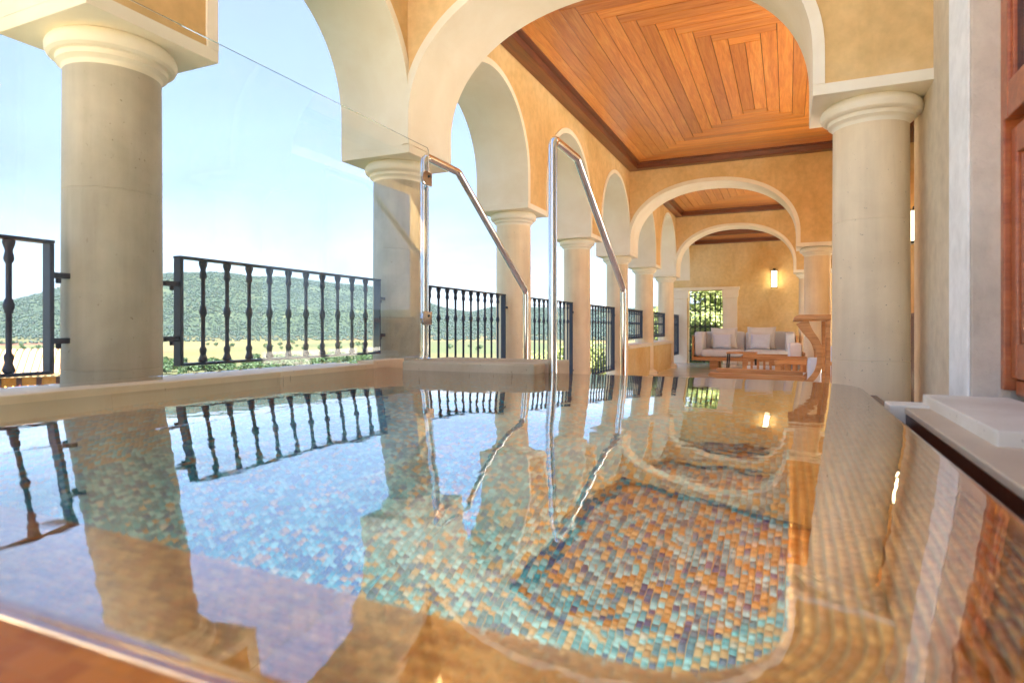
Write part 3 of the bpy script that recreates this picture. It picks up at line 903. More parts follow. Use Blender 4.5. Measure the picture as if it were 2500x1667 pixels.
# ------------------------------------------------------------------ glass panel
gl = thing('glass_panel', 'tall frameless clear glass panel along the pool kerb with steel clamps', 'glass panel', (-2.11, 1.9, -0.178))
prof = [(0.30, -0.178), (3.39, -0.178), (3.39, 1.125), (3.385, 1.140), (3.373, 1.150), (0.30, 1.150)]
part('pane', MB().prism(prof, 'x', -2.112, -2.1), M['glass'], gl, bevel=0.0015, seg=1)
for zc_ in (0.945, 0.06):
    c_ = part('clamp', MB().prism([(3.31 + 0.0, zc_ - 0.043), (3.395, zc_ - 0.043), (3.395, zc_ + 0.043), (3.31, zc_ + 0.043), (3.288, zc_ + 0.030), (3.278, zc_), (3.288, zc_ - 0.030)], 'x', -2.097, -2.079), M['steel'], gl, bevel=0.004)
    part('screw', MB().tube([(-2.08, 3.355, zc_ + 0.015), (-2.074, 3.355, zc_ + 0.015)], 0.008, 12), M['black'], c_)

# ------------------------------------------------------------------ iron railings
def bal_profile(h):
    top = h
    P = [(0.0125, 0.0), (0.028, 0.004), (0.031, 0.014), (0.026, 0.026), (0.019, 0.038), (0.018, 0.046), (0.022, 0.056), (0.024, 0.066), (0.021, 0.077), (0.0128, 0.084)]
    zm = top - 0.272
    P += [(0.0125, zm - 0.030), (0.020, zm - 0.026), (0.020, zm - 0.018), (0.0255, zm - 0.009), (0.027, zm), (0.0255, zm + 0.009), (0.020, zm + 0.018), (0.020, zm + 0.026), (0.0125, zm + 0.030)]
    P += [(0.0128, top - 0.098), (0.021, top - 0.090), (0.0245, top - 0.078), (0.022, top - 0.066), (0.018, top - 0.054), (0.017, top - 0.044), (0.026, top - 0.026), (0.031, top - 0.012), (0.029, top - 0.003), (0.0125, top)]
    return [(0.0108 + max(0.0, r - 0.0128) * 0.66, z) for r, z in P]
def mkbal(h):
    return mesh('baluster', MB().lathe(bal_profile(h), 14), M['iron'], 50)
BAL = {}
def bracket_mb():
    m = MB()
    m.box(-0.018, 0.018, 0.0, 0.075, -0.014, 0.010)
    m.tube([(0, 0.03, -0.014), (0, 0.03, -0.036)], 0.011, 10)
    m.tube([(0, 0.05, 0), (0, 0.125, 0)], 0.0105, 10)
    m.tube([(0, 0.118, 0), (0, 0.128, 0)], 0.034, 20)
    return m
BRK = mesh('bracket', bracket_mb(), M['iron'], 45, bevel=0.002, seg=1)
def railing(ca, cb, z0, z1, label, ya=None, yb=None, nb=10):
    y0 = (CY[ca] + 0.330) if ya is None else ya
    y1 = (CY[cb] - 0.270) if yb is None else yb
    t = thing('iron_railing', label, 'railing', (XL, (y0 + y1) / 2, z0), group='dark iron railing panels of the arcade')
    w, th = 0.027, 0.0135
    L2 = (y1 - y0) / 2; H = z1 - z0
    part('top_rail', MB().box(-w - 0.002, w + 0.002, -L2 - 0.002, L2 + 0.002, H - th, H), M['iron'], t, bevel=0.003, world=False)
    part('bottom_rail', MB().box(-w, w, -L2 + th, L2 - th, 0, th), M['iron'], t, bevel=0.003, world=False)
    for s_ in (-1, 1):
        part('post', MB().box(-w, w, min(s_ * L2, s_ * (L2 - th * 1.4)), max(s_ * L2, s_ * (L2 - th * 1.4)), 0.0, H - th - 0.0005), M['iron'], t, bevel=0.003, world=False)
    key = round(H, 3)
    if key not in BAL: BAL[key] = mkbal(H - 2 * th)
    for k in range(nb):
        o = bpy.data.objects.new('baluster', BAL[key]); link(o, t)
        o.location = (0, -L2 + (k + 1) * 2 * L2 / (nb + 1), th)
    for s_ in (-1, 1):
        for zf in (z0 + 0.145, z1 - 0.145):
            o = bpy.data.objects.new('bracket', BRK); link(o, t)
            o.location = (0, s_ * L2, zf - z0)
            if s_ < 0: o.rotation_euler = (0, 0, math.pi)
    return t
ZR0, ZR1, ZRL = -0.200, 0.374, -0.77
railing(0, 1, ZR0, ZR1, 'short iron railing on the side of the thick column away from the steps')
railing(1, 2, ZR0, ZR1, 'short iron railing seen through the glass panel above the kerb')
railing(2, 3, ZRL, ZR1, 'tall iron railing behind the landing slab')
railing(3, 4, ZRL, ZR1, 'tall iron railing behind the tall handrail post')
railing(4, 5, ZRL, ZR1, 'tall iron railing between the two columns before the middle wide arch')
railing(5, 6, ZR0 - 0.03, ZR1, 'short iron railing above the parapet next to the middle wide arch')
railing(6, 7, ZR0 - 0.03, ZR1, 'short iron railing above the parapet next to the far wide arch')
railing(7, 7, ZRL, ZR1, 'tall iron railing between the last column and the gate pilaster', ya=CY[7] + 0.33, yb=YEND - 0.14)

# ------------------------------------------------------------------ window, sill and kerb on the house side
win = thing('window', 'wooden sash window with pale jamb and stone sill by the pool', 'window', (0.66, 2.2, -0.226))
part('jamb', MB().box(0.5525, 0.92, 2.474, 2.735, -0.30, ZT), M['rough'], win, bevel=0.006)
part('jamb_edge', MB().box(0.545, 0.552, 2.478, 2.74, -0.30, ZT), M['white'], win, bevel=0.002)
# frame in the plane x = 0.635
X0 = 0.632
part('frame', MB().box(X0, X0 + 0.09, 2.445, 2.497, -0.20, 2.6), M['window_wood'], win, bevel=0.004)
part('frame', MB().box(X0 + 0.03, X0 + 0.09, 0.9, 2.444, -0.215, -0.165), M['window_wood'], win, bevel=0.006)
for nm, za_, zb_, xo in (('lower_sash', -0.16, 0.63, 0.018), ('upper_sash', 0.66, 2.2, -0.004)):
    sw = 0.05
    ym0, ym1 = 0.95, 2.442
    f = MB().box(X0 + xo, X0 + xo + 0.05, ym1 - sw, ym1, za_, zb_).box(X0 + xo, X0 + xo + 0.05, ym0, ym0 + sw, za_, zb_)
    s_o = part(nm, f, M['window_wood'], win, bevel=0.006)
    part('rail', MB().box(X0 + xo + 0.001, X0 + xo + 0.049, ym0 + sw, ym1 - sw, za_, za_ + 0.11), M['window_wood'], s_o, bevel=0.004)
    part('rail', MB().box(X0 + xo + 0.001, X0 + xo + 0.049, ym0 + sw, ym1 - sw, zb_ - 0.085, zb_), M['window_wood'], s_o, bevel=0.004)
    part('glazing_bead', MB().box(X0 + xo + 0.012, X0 + xo + 0.03, ym1 - sw - 0.012, ym1 - sw, za_ + 0.11, zb_ - 0.085), M['window_wood'], s_o, bevel=0.004)
    part('pane', MB().box(X0 + xo + 0.022, X0 + xo + 0.028, ym0 + sw, ym1 - sw - 0.012, za_ + 0.11, zb_ - 0.085), M['pane'], s_o)
part('sill', MB().box(0.42, 0.66, 1.67, 2.487, -0.266, -0.226), M['sill'], win, bevel=0.004)
part('sill_moulding', MB().prism([(0.462, -0.2665), (0.66, -0.2665), (0.66, -0.36), (0.50, -0.36), (0.485, -0.318), (0.462, -0.300)], 'y', 1.74, 2.47), M['sill'], win, bevel=0.003)
hk = thing('gutter_kerb', 'grey stone kerb along the overflow gutter under the window sill', 'kerb', (0.45, 1.5, WZ))
part('kerb_stone', MB().box(0.35, 0.68, 0.2, 2.40, WZ - 0.021, WZ - 0.001), M['curb'], hk, bevel=0.003)
part('kerb_stone', MB().box(PX1 + 0.02, 0.66, 2.365, 2.49, WZ - 0.06, WZ + 0.006), M['sill'], hk, bevel=0.004)
part('bedding', MB().box(0.601, 0.91, 0.2, 2.36, WZ - 0.3, WZ - 0.022), M['sill'], hk)
part('apron', MB().box(0.60, 0.919, 0.2, 2.495, WZ - 0.002, -0.262), M['sill'], hk) if False else None

# ------------------------------------------------------------------ wall lamps
def wall_lamp(x, y, z, face, label):
    """face = rotation so that the lamp's back is towards +Y"""
    t = thing('wall_lamp', label, 'lamp', (x, y, z), face, group='lit wall lanterns')
    w, h, d = 0.085, 0.24, 0.075
    part('bracket', MB().box(-0.035, 0.035, -0.02, 0.10, h, h + 0.05), M['black'], t, bevel=0.004, world=False)
    f = MB().box(-w, w, -d, d, h - 0.022, h).box(-w, w, -d, d, -h, -h + 0.022)
    for a in (-1, 1):
        for b in (-1, 1):
            f.box(a * w - 0.016 if a > 0 else -w, w if a > 0 else -w + 0.016, b * d - 0.016 if b > 0 else -d, d if b > 0 else -d + 0.016, -h + 0.022, h - 0.022)
    part('frame', f, M['black'], t, world=False)
    part('shade', MB().box(-w + 0.008, w - 0.008, -d + 0.008, d - 0.008, -h + 0.023, h - 0.023), M['lamp'], t, world=False)
    part('back_plate', MB().box(-0.05, 0.05, d + 0.006, 0.105, -0.12, h - 0.03), M['black'], t, world=False)
    return t
wall_lamp(-0.33, YEND - 0.108, 1.33, 0, 'lit lantern with black frame on the end wall above the sofa')
wall_lamp(XH - 0.108, 10.6, 1.48, -R(90), 'lit lantern on the house wall glimpsed behind the large pale column')

# ------------------------------------------------------------------ furniture
# sofa
SX0, SX1, SY = -2.20, 0.22, 16.02
sofa = thing('sofa', 'long teak framed sofa with pale grey cushions against the end wall', 'sofa', ((SX0 + SX1) / 2, SY + 0.5, FLOOR))
W = SX1 - SX0; cx = (SX0 + SX1) / 2
part('seat_frame', MB().box(SX0 + 0.042, SX1 - 0.042, SY, SY + 1.02, FLOOR + 0.21, FLOOR + 0.30), M['teak'], sofa, bevel=0.006)
for s_ in (-1, 1):
    xa = SX0 if s_ < 0 else SX1 - 0.04
    part('side_panel', MB().box(xa, xa + 0.04, SY + 0.0, SY + 1.05, FLOOR + 0.21, FLOOR + 0.84), M['teak'], sofa, bevel=0.005)
part('back_panel', MB().box(SX0 + 0.042, SX1 - 0.042, SY + 1.022, SY + 1.05, FLOOR + 0.30, FLOOR + 0.80), M['teak'], sofa, bevel=0.004)
for xx in (SX0 + 0.42, SX1 - 0.62):
    for yy in (SY + 0.06, SY + 0.80):
        part('leg', MB().box(xx, xx + 0.2, yy, yy + 0.12, FLOOR + 0.001, FLOOR + 0.209), M['teak'], sofa, bevel=0.004)
for s_ in (-1, 1):
    part('seat_cushion', MB().sup((cx + s_ * (W / 4 - 0.10), SY + 0.42, FLOOR + 0.395), (W / 4 - 0.105, 0.43, 0.095), 0.3, 0.16, 28, 12), M['fab_grey'], sofa, 60)
    part('back_cushion', MB().sup((cx + s_ * (W / 4 - 0.10), SY + 0.90, FLOOR + 0.64), (W / 4 - 0.105, 0.115, 0.30), 0.22, 0.22, 28, 14), M['fab_grey'], sofa, 60)
    part('arm_cushion', MB().sup((cx + s_ * (W / 2 - 0.155), SY + 0.50, FLOOR + 0.615), (0.108, 0.47, 0.315), 0.25, 0.22, 28, 14), M['fab_grey'], sofa, 60)
def pillow(name, label, c, w, h, d, mat, tilt=0.25, rz=0.0, group=None):
    m = MB(); n_ = 18; vs = []; fs = []
    for side in (1, -1):
        for i in range(n_ + 1):
            for j in range(n_ + 1):
                u = -1 + 2 * i / n_; v_ = -1 + 2 * j / n_
                pin = 1 - 0.07 * (1 - v_ * v_) * abs(u) ** 3; pin2 = 1 - 0.07 * (1 - u * u) * abs(v_) ** 3
                th = d * max(0.0, (1 - u ** 4) * (1 - v_ ** 4)) ** 0.55
                th *= 1 + 0.12 * mnoise.noise(Vector((u * 2 + c[0] * 7, v_ * 2, side)))
                vs.append((u * w / 2 * pin, -side * th / 2, v_ * h / 2 * pin2))
    N_ = (n_ + 1) ** 2
    for sd_ in range(2):
        for i in range(n_):
            for j in range(n_):
                a = sd_ * N_ + i * (n_ + 1) + j
                q = (a, a + n_ + 1, a + n_ + 2, a + 1)
                fs.append(q if sd_ == 0 else q[::-1])
    m.add(vs, fs)
    me = mesh(name, m, mat, 70)
    bm = bmesh.new(); bm.from_mesh(me); bmesh.ops.remove_doubles(bm, verts=bm.verts, dist=0.0008); bmesh.ops.recalc_face_normals(bm, faces=bm.faces); bm.to_mesh(me); bm.free()
    o = bpy.data.objects.new(name, me); link(o)
    o.location = c; o.rotation_euler = (-tilt, 0, rz)
    return tag(o, label, 'pillow', group)
zs_ = FLOOR + 0.49
pillow('pillow', 'large sand coloured pillow on the gate side of the sofa', (-1.49, SY + 0.66, zs_ + 0.27), 0.66, 0.56, 0.2, M['fab_sand'], 0.2, 0.03, 'pillows on the sofa')
pillow('pillow', 'large sand coloured pillow on the lantern side of the sofa', (-0.60, SY + 0.66, zs_ + 0.28), 0.68, 0.58, 0.2, M['fab_sand'], 0.2, -0.04, 'pillows on the sofa')
pillow('pillow', 'small pale grey pillow leaning on the sand pillow nearer the gate', (-1.52, SY + 0.44, zs_ + 0.185), 0.46, 0.40, 0.16, M['fab_pale'], 0.32, 0.0, 'pillows on the sofa')
pillow('pillow', 'small pale grey pillow leaning on the sand pillow nearer the lantern', (-0.62, SY + 0.44, zs_ + 0.19), 0.46, 0.41, 0.16, M['fab_pale'], 0.32, -0.05, 'pillows on the sofa')
# low table
TX0, TX1, TYY = -1.24, -0.62, 14.4
tb = thing('low_table', 'low teak topped table with thin dark legs in front of the sofa', 'table', ((TX0 + TX1) / 2, TYY + 0.3, FLOOR))
part('table_top', MB().box(TX0, TX1, TYY, TYY + 0.6, FLOOR + 0.455, FLOOR + 0.485), M['teak'], tb, bevel=0.006)
for xx, sx_ in ((TX0 + 0.03, -0.05), (TX1 - 0.03, 0.03)):
    for yy in (TYY + 0.05, TYY + 0.55):
        part('leg', MB().tube([(xx, yy, FLOOR + 0.455), (xx + sx_ * 0.6, yy, FLOOR)], 0.016, 10), M['black'], tb, 40)
# armchairs, facing the open side (-X)
def armchair(label, loc, rz):
    t = thing('armchair', label, 'armchair', loc, rz, group='slatted teak armchairs along the house side')
    wd = M['teak']
    D0, D1, WY = -0.44, 0.28, 0.33
    def P(nm, mb_, **k): return part(nm, mb_, wd, t, world=False, **k)
    for s_ in (-1, 1):
        yc = s_ * WY
        P('arm', MB().prism([(D0 - 0.10, 0.602), (D0 - 0.09, 0.63), (0.24, 0.618), (0.24, 0.575), (D0, 0.575)], 'y', yc - 0.055, yc + 0.055), bevel=0.008)
        P('leg', MB().box(D0 - 0.02, D0 + 0.045, yc - 0.035, yc + 0.035, 0, 0.574), bevel=0.005)
        P('leg', MB().box(0.40, 0.436, yc - 0.02, yc + 0.02, 0, 1.09), bevel=0.005)
        # curved stile sweeping from the arm up to the crest rail
        cl_ = [(0.16, 0.535), (0.26, 0.565), (0.335, 0.66), (0.36, 0.78), (0.335, 0.90), (0.27, 1.00), (0.225, 1.085)]
        cp = []
        for i in range(len(cl_) - 1):
            for k_ in range(5):
                s2 = k_ / 5; p0 = cl_[max(0, i - 1)]; p1 = cl_[i]; p2 = cl_[i + 1]; p3 = cl_[min(len(cl_) - 1, i + 2)]
                cp.append(tuple(0.5 * (2 * p1[q] + (-p0[q] + p2[q]) * s2 + (2 * p0[q] - 5 * p1[q] + 4 * p2[q] - p3[q]) * s2 ** 2 + (-p0[q] + 3 * p1[q] - 3 * p2[q] + p3[q]) * s2 ** 3) for q in (0, 1)))
        cp.append(cl_[-1])
        lo, hi = [], []
        for i in range(len(cp)):
            a = cp[max(0, i - 1)]; b = cp[min(len(cp) - 1, i + 1)]; dx, dz = b[0] - a[0], b[1] - a[1]; l_ = math.hypot(dx, dz)
            wv = 0.022 + 0.030 * (i / len(cp)) ** 4
            lo.append((cp[i][0] + dz / l_ * wv, cp[i][1] - dx / l_ * wv)); hi.append((cp[i][0] - dz / l_ * wv, cp[i][1] + dx / l_ * wv))
        P('stile', MB().strip(lo, hi, 'y', yc - 0.028, yc + 0.028), smooth=30, bevel=0.003)
        P('lower_rail', MB().box(D0 + 0.045, 0.33, yc - 0.02, yc + 0.02, 0.16, 0.205), bevel=0.004)
        for k_ in range(8):
            xx = D0 + 0.10 + k_ * 0.083
            P('slat', MB().box(xx, xx + 0.03, yc - 0.012, yc + 0.012, 0.2055, 0.5745), bevel=0.003)
    P('crest_rail', MB().prism([(0.155, 1.086), (0.165, 1.125), (0.20, 1.140), (0.44, 1.140), (0.44, 1.092)], 'y', -WY - 0.045, WY + 0.045), bevel=0.008)
    P('seat_rail', MB().box(D0 + 0.0, D0 + 0.03, -WY + 0.036, WY - 0.036, 0.24, 0.31), bevel=0.004)
    P('seat_deck', MB().box(D0 + 0.031, 0.40, -WY + 0.03, WY - 0.03, 0.27, 0.295), bevel=0.003)
    part('seat_cushion', MB().sup((-0.03, 0, 0.36), (0.33, 0.285, 0.065), 0.3, 0.18, 24, 10), M['fab_white'], t, 60, world=False)
    part('back_cushion', MB().sup((0.325, 0, 0.56), (0.05, 0.27, 0.20), 0.25, 0.25, 24, 12), M['fab_white'], t, 60, world=False)
    return t
a1 = armchair('slatted teak armchair with curved stiles just past the pool edge', (-0.11, 6.10, FLOOR), R(0))
def lounge_chair(label, loc, rz):
    t = thing('lounge_chair', label, 'lounge chair', loc, rz, group='low slatted teak lounge chairs along the house side')
    wd = M['teak']; A = 0.45; WY = 0.35
    def P(nm, mb_, **k): return part(nm, mb_, wd, t, world=False, **k)
    for s_ in (-1, 1):
        yc = s_ * WY
        P('arm', MB().box(-A, A, yc - 0.05, yc + 0.05, 0.56, 0.605), bevel=0.008)
        P('leg', MB().box(-A + 0.01, -A + 0.075, yc - 0.035, yc + 0.035, 0, 0.559), bevel=0.005)
        P('leg', MB().box(A - 0.075, A - 0.01, yc - 0.035, yc + 0.035, 0, 0.559), bevel=0.005)
        P('lower_rail', MB().box(-A + 0.076, A - 0.076, yc - 0.018, yc + 0.018, 0.17, 0.215), bevel=0.004)
        for k_ in range(8):
            xx = -A + 0.125 + k_ * 0.088
            P('slat', MB().box(xx, xx + 0.034, yc - 0.012, yc + 0.012, 0.2155, 0.5595), bevel=0.003)
    P('seat_deck', MB().box(-A + 0.02, A - 0.08, -WY + 0.04, WY - 0.04, 0.25, 0.285), bevel=0.003)
    P('back_rail', MB().box(A - 0.05, A - 0.02, -WY + 0.04, WY - 0.04, 0.60, 0.66), bevel=0.006)
    for k_ in range(5):
        yy = -0.24 + k_ * 0.12
        P('back_slat', MB().box(A - 0.045, A - 0.025, yy - 0.02, yy + 0.02, 0.2855, 0.5995), bevel=0.003)
    part('seat_cushion', MB().sup((-0.04, 0, 0.36), (0.37, 0.29, 0.07), 0.3, 0.18, 24, 10), M['fab_white'], t, 60, world=False)
    part('back_cushion', MB().sup((0.30, 0, 0.60), (0.09, 0.28, 0.20), 0.25, 0.25, 24, 12), M['fab_white'], t, 60, world=False)
    return t
lounge_chair('low slatted lounge chair partly hidden by the curved armchair before it', (0.30, 8.98, FLOOR), R(-1))
lounge_chair('low slatted lounge chair with light slats in front of the low table', (-0.20, 10.36, FLOOR), R(2))
# cabinet glimpsed behind the column
cb = thing('cabinet', 'dark red wooden cabinet against the house wall behind the large column', 'cabinet', (XH - 0.25, 9.3, FLOOR))
part('carcass', MB().box(XH - 0.42, XH - 0.004, 8.2, 10.2, FLOOR + 0.06, FLOOR + 1.17), M['dark_wood'], cb, bevel=0.006)
part('top', MB().box(XH - 0.45, XH - 0.004, 8.17, 10.23, FLOOR + 1.171, FLOOR + 1.205), M['dark_wood'], cb, bevel=0.005)
part('plinth', MB().box(XH - 0.40, XH - 0.004, 8.24, 10.16, FLOOR + 0.001, FLOOR + 0.059), M['dark_wood'], cb)

# ------------------------------------------------------------------ wrought iron gate
gate = thing('iron_gate', 'black wrought iron gate with heart shaped scrolls in the end wall opening', 'gate', ((GX0 + GX1) / 2, YEND + 0.12, FLOOR))
gx0, gx1, gz0, gz1 = GX0 + 0.045, GX1 - 0.06, FLOOR + 0.06, GZ - 0.07
fr = MB()
yy = YEND + 0.12
for a, b in (((gx0, gz0), (gx1, gz0)), ((gx1, gz0), (gx1, gz1)), ((gx1, gz1), (gx0, gz1)), ((gx0, gz1), (gx0, gz0))):
    fr.tube([(a[0], yy, a[1]), (b[0], yy, b[1])], 0.011, 8)
part('frame', fr, M['black'], gate, 45)
nc = 6; cw = (gx1 - gx0) / nc
for k in range(1, nc):
    part('bar', MB().tube([(gx0 + k * cw, yy, gz0), (gx0 + k * cw, yy, gz1)], 0.015, 8), M['black'], gate, 45)
zmid = gz1 - 0.50 * (gz1 - gz0) * 0.98
for zz_ in (zmid, gz0 + 0.30):
    part('cross_bar', MB().tube([(gx0 - 0.05, yy, zz_), (gx1 + 0.06, yy, zz_)], 0.010, 8), M['black'], gate, 45)
def heart_half(w, h):
    r = w * 0.46
    P = []
    for i in range(15):
        a = R(-55 + 235 * (1 - i / 14))
        P.append((r * 0.98 * math.cos(a) + w / 2, 0, h - r + r * math.sin(a)))
    # from the lobe's outer side straight down to the opposite bar
    P.append((w * 0.02 + w * 0.96, 0, h * 0.22))
    for i in range(12):
        a = R(10 - 200 * i / 11)
        P.append((w / 2 + r * 0.9 * math.cos(a), 0, r * 0.95 + r * 0.95 * math.sin(a)))
    return P
hh = (gz1 - 0.05 - zmid) / 2
hm = mesh('scroll', MB().tube(heart_half(cw, hh), 0.0095, 6), M['black'], 60)
hm2 = mesh('scroll', MB().tube([(cw - p[0], 0, p[2]) for p in heart_half(cw, hh)], 0.0095, 6), M['black'], 60)
for rw, zb in enumerate((zmid + hh, zmid, zmid - hh - 0.02, zmid - 2 * hh - 0.03)):
    for k in range(nc):
        if zb < gz0 - 0.02: continue
        flip = (k + rw) % 2
        o = bpy.data.objects.new('scroll', hm2 if flip else hm); link(o, gate)
        o.location = (gx0 + k * cw - gate.location.x, 0, zb - gate.location.z)

# ------------------------------------------------------------------ landscape
F0 = 1503.3
def s2az(S): return math.atan((S - 1250) / F0) - YAW           # from +Y towards +X
RIDGE = [(-2600, 760), (-1200, 752), (-500, 752), (-150, 750), (0, 742), (140, 714), (300, 688), (437, 674), (514, 674), (608, 686), (748, 694), (903, 705), (980, 722), (1046, 748), (1080, 758), (1150, 771), (1200, 757), (1302, 759), (1420, 764), (1560, 758), (1760, 752), (2000, 760), (2600, 760)]
RA = [(s2az(S), (806 - v_) / F0, math.cos(math.atan((S - 1250) / F0))) for S, v_ in RIDGE]
def ridge_h(az, r):
    if az <= RA[0][0] or az >= RA[-1][0]: return 0.028 * r
    for a, b in zip(RA[:-1], RA[1:]):
        if a[0] <= az <= b[0]:
            t_ = (az - a[0]) / (b[0] - a[0]); t_ = t_ * t_ * (3 - 2 * t_) if False else t_
            return ((a[1] * (1 - t_) + b[1] * t_)) * r * (a[2] * (1 - t_) + b[2] * t_)
ZV = -23.0
RB, RR = 1150.0, 1850.0
def ss(a, b, x_):
    t_ = min(1, max(0, (x_ - a) / (b - a))); return t_ * t_ * (3 - 2 * t_)
def ground_z(az, r):
    z = -3.4 + (ZV + 3.4) * ss(18, 260, r) ** 0.8
    if r > RB - 60:
        k = ss(RB - 60, RR, r)
        H = ridge_h(az, RR)
        x_, y_ = r * math.sin(az), r * math.cos(az)
        nz = mnoise.fractal(Vector((x_ / 260, y_ / 260, 1.7)), 1.0, 2.0, 5)
        # spurs and gullies run down the slope
        sp = mnoise.noise(Vector((az * 16, r / 900, 4.0)))
        z = ZV + (H - ZV) * k ** 0.92 + (nz * 16 + sp * 16) * k * (1.35 - k)
        if r > RR: z -= (r - RR) * 0.05
    return z
rads = [0.0, 4, 8, 14, 20, 30, 45, 70, 100, 140, 190, 250, 330, 430, 550, 700, 850, 1000] + [1090 + 28 * i for i in range(28)] + [1900, 2000, 2300, 2800, 3600]
azs = []
a = -180.0
while a < 180:
    azs.append(R(a)); a += 0.6 if -72 <= a < 20 else 4.0
nA = len(azs)
V = []; Fq = []
for r in rads[1:]:
    for az in azs:
        V.append((r * math.sin(az), r * math.cos(az), ground_z(az, r)))
V.append((0, 0, -3.4))
Ft = []
for i in range(len(rads) - 2):
    for k in range(nA):
        k2 = (k + 1) % nA
        Fq.append((i * nA + k, i * nA + k2, (i + 1) * nA + k2, (i + 1) * nA + k))
c0 = len(V) - 1
for k in range(nA): Ft.append((c0, (k + 1) % nA, k))
me = bpy.data.meshes.new('ground'); me.from_pydata(V, [], Fq + Ft)
for p in me.polygons: p.use_smooth = True
me.materials.append(M['valley'])
bm = bmesh.new(); bm.from_mesh(me); bmesh.ops.recalc_face_normals(bm, faces=bm.faces)
if sum(f.normal.z for f in bm.faces) < 0: bmesh.ops.reverse_faces(bm, faces=bm.faces)
bm.to_mesh(me); bm.free()
g = bpy.data.objects.new('ground', me); link(g); g['kind'] = 'structure'

# forest on the slopes: one mass of small crowns
ph = (1 + 5 ** 0.5) / 2
ico = np.array([(-1, ph, 0), (1, ph, 0), (-1, -ph, 0), (1, -ph, 0), (0, -1, ph), (0, 1, ph), (0, -1, -ph), (0, 1, -ph), (ph, 0, -1), (ph, 0, 1), (-ph, 0, -1), (-ph, 0, 1)]) / math.sqrt(1 + ph * ph)
icf = np.array([(0, 11, 5), (0, 5, 1), (0, 1, 7), (0, 7, 10), (0, 10, 11), (1, 5, 9), (5, 11, 4), (11, 10, 2), (10, 7, 6), (7, 1, 8), (3, 9, 4), (3, 4, 2), (3, 2, 6), (3, 6, 8), (3, 8, 9), (4, 9, 5), (2, 4, 11), (6, 2, 10), (8, 6, 7), (9, 8, 1)])
pts = []
while len(pts) < 42000:
    az = R(random.uniform(-68, 12)); r = RB - 40 + (RR + 60 - RB + 40) * random.random() ** 0.9
    x_, y_ = r * math.sin(az), r * math.cos(az)
    dn = mnoise.noise(Vector((x_ / 70, y_ / 70, 8.0)))
    if dn < random.uniform(-0.75, 0.35): continue
    pts.append((x_, y_, ground_z(az, r), random.uniform(1.0, 3.0)))
pts = np.array(pts); n_ = len(pts)
sc_ = np.stack([pts[:, 3], pts[:, 3], pts[:, 3] * np.random.uniform(0.7, 1.1, n_)], axis=1)
VV = (ico[None] * np.random.uniform(0.72, 1.2, (n_, 12, 1))) * sc_[:, None, :] + pts[:, None, :3] + np.array([0, 0, 1])[None, None] * (pts[:, 3] * 0.55)[:, None, None]
FF = (icf[None] + (np.arange(n_) * 12)[:, None, None]).reshape(-1, 3)
def tri_mesh(name, V, F, mat):
    me = bpy.data.meshes.new(name)
    me.vertices.add(len(V)); me.vertices.foreach_set('co', V.astype(np.float32).ravel())
    me.loops.add(len(F) * 3); me.loops.foreach_set('vertex_index', F.astype(np.int32).ravel())
    me.polygons.add(len(F)); me.polygons.foreach_set('loop_start', np.arange(0, len(F) * 3, 3, dtype=np.int32))
    me.update(calc_edges=True); me.materials.append(mat); return me
fo = bpy.data.objects.new('forest', tri_mesh('forest', VV.reshape(-1, 3), FF, M['forest'])); link(fo); fo['kind'] = 'stuff'
tag(fo, 'dense green woodland covering the hillside across the valley', 'forest')

def crown_mesh(name, h, w, n, leaf, mat, lobes=7, z0=0.25):
    """many small leaf faces on and in a few overlapping lobes"""
    LB = []
    for i in range(lobes):
        a = random.uniform(0, 6.283); rr = random.uniform(0.1, 0.55) * w / 2
        LB.append((rr * math.cos(a), rr * math.sin(a), h * random.uniform(z0 + 0.12, 0.80), w * random.uniform(0.20, 0.33), h * random.uniform(0.14, 0.24)))
    V = np.zeros((n * 4, 3)); F = np.zeros((n, 4), int)
    for i in range(n):
        l_ = random.choice(LB)
        d = Vector((random.gauss(0, 1), random.gauss(0, 1), random.gauss(0, 1))).normalized()
        k = random.uniform(0.55, 1.08)
        p = Vector((l_[0] + d.x * l_[3] * k, l_[1] + d.y * l_[3] * k, l_[2] + d.z * l_[4] * k))
        nrm = (d + Vector((random.gauss(0, .6), random.gauss(0, .6), random.gauss(0, .6) + 0.4))).normalized()
        u = nrm.orthogonal().normalized(); u.rotate(Matrix.Rotation(random.uniform(0, 6.28), 3, nrm)); v_ = nrm.cross(u)
        s_ = leaf * random.uniform(0.6, 1.3)
        for q, (a, b) in enumerate(((-1, 0), (0, -0.6), (1, 0), (0, 0.6))):
            V[i * 4 + q] = p + u * a * s_ + v_ * b * s_
        F[i] = (i * 4, i * 4 + 1, i * 4 + 2, i * 4 + 3)
    me = mesh_np(name, V, F, None, mat); return me
def trunk_mesh(h, r):
    m = MB().tube([(0, 0, -0.3), (0.03 * h, 0, h * 0.25), (0.0, 0.03 * h, h * 0.5), (0.02 * h, 0, h * 0.75)], [r, r * 0.8, r * 0.55, r * 0.25], 7)
    for k in range(4):
        a = k * 1.7
        m.tube([(0.01 * h, 0, h * (0.3 + 0.08 * k)), (0.16 * h * math.cos(a), 0.16 * h * math.sin(a), h * (0.5 + 0.08 * k))], [r * 0.4, r * 0.15], 5)
    return mesh('trunk', m, M['bark'], 50)
def tree_kind(h, w, n, leaf, mat):
    return trunk_mesh(h, 0.035 * h), crown_mesh('crown', h, w, n, leaf, mat)
def plant(name, label, cat, kind, x, y, z, s_, group):
    t = thing(name, label, cat, (x, y, z), random.uniform(0, 6.28), group)
    for nm, me in (('trunk', kind[0]), ('crown', kind[1])):
        o = bpy.data.objects.new(nm, me); link(o, t); o.scale = (s_, s_, s_)
    return t
valley = [tree_kind(5.5, 6.5, 420, 0.55, M['bush']) for _ in range(3)]
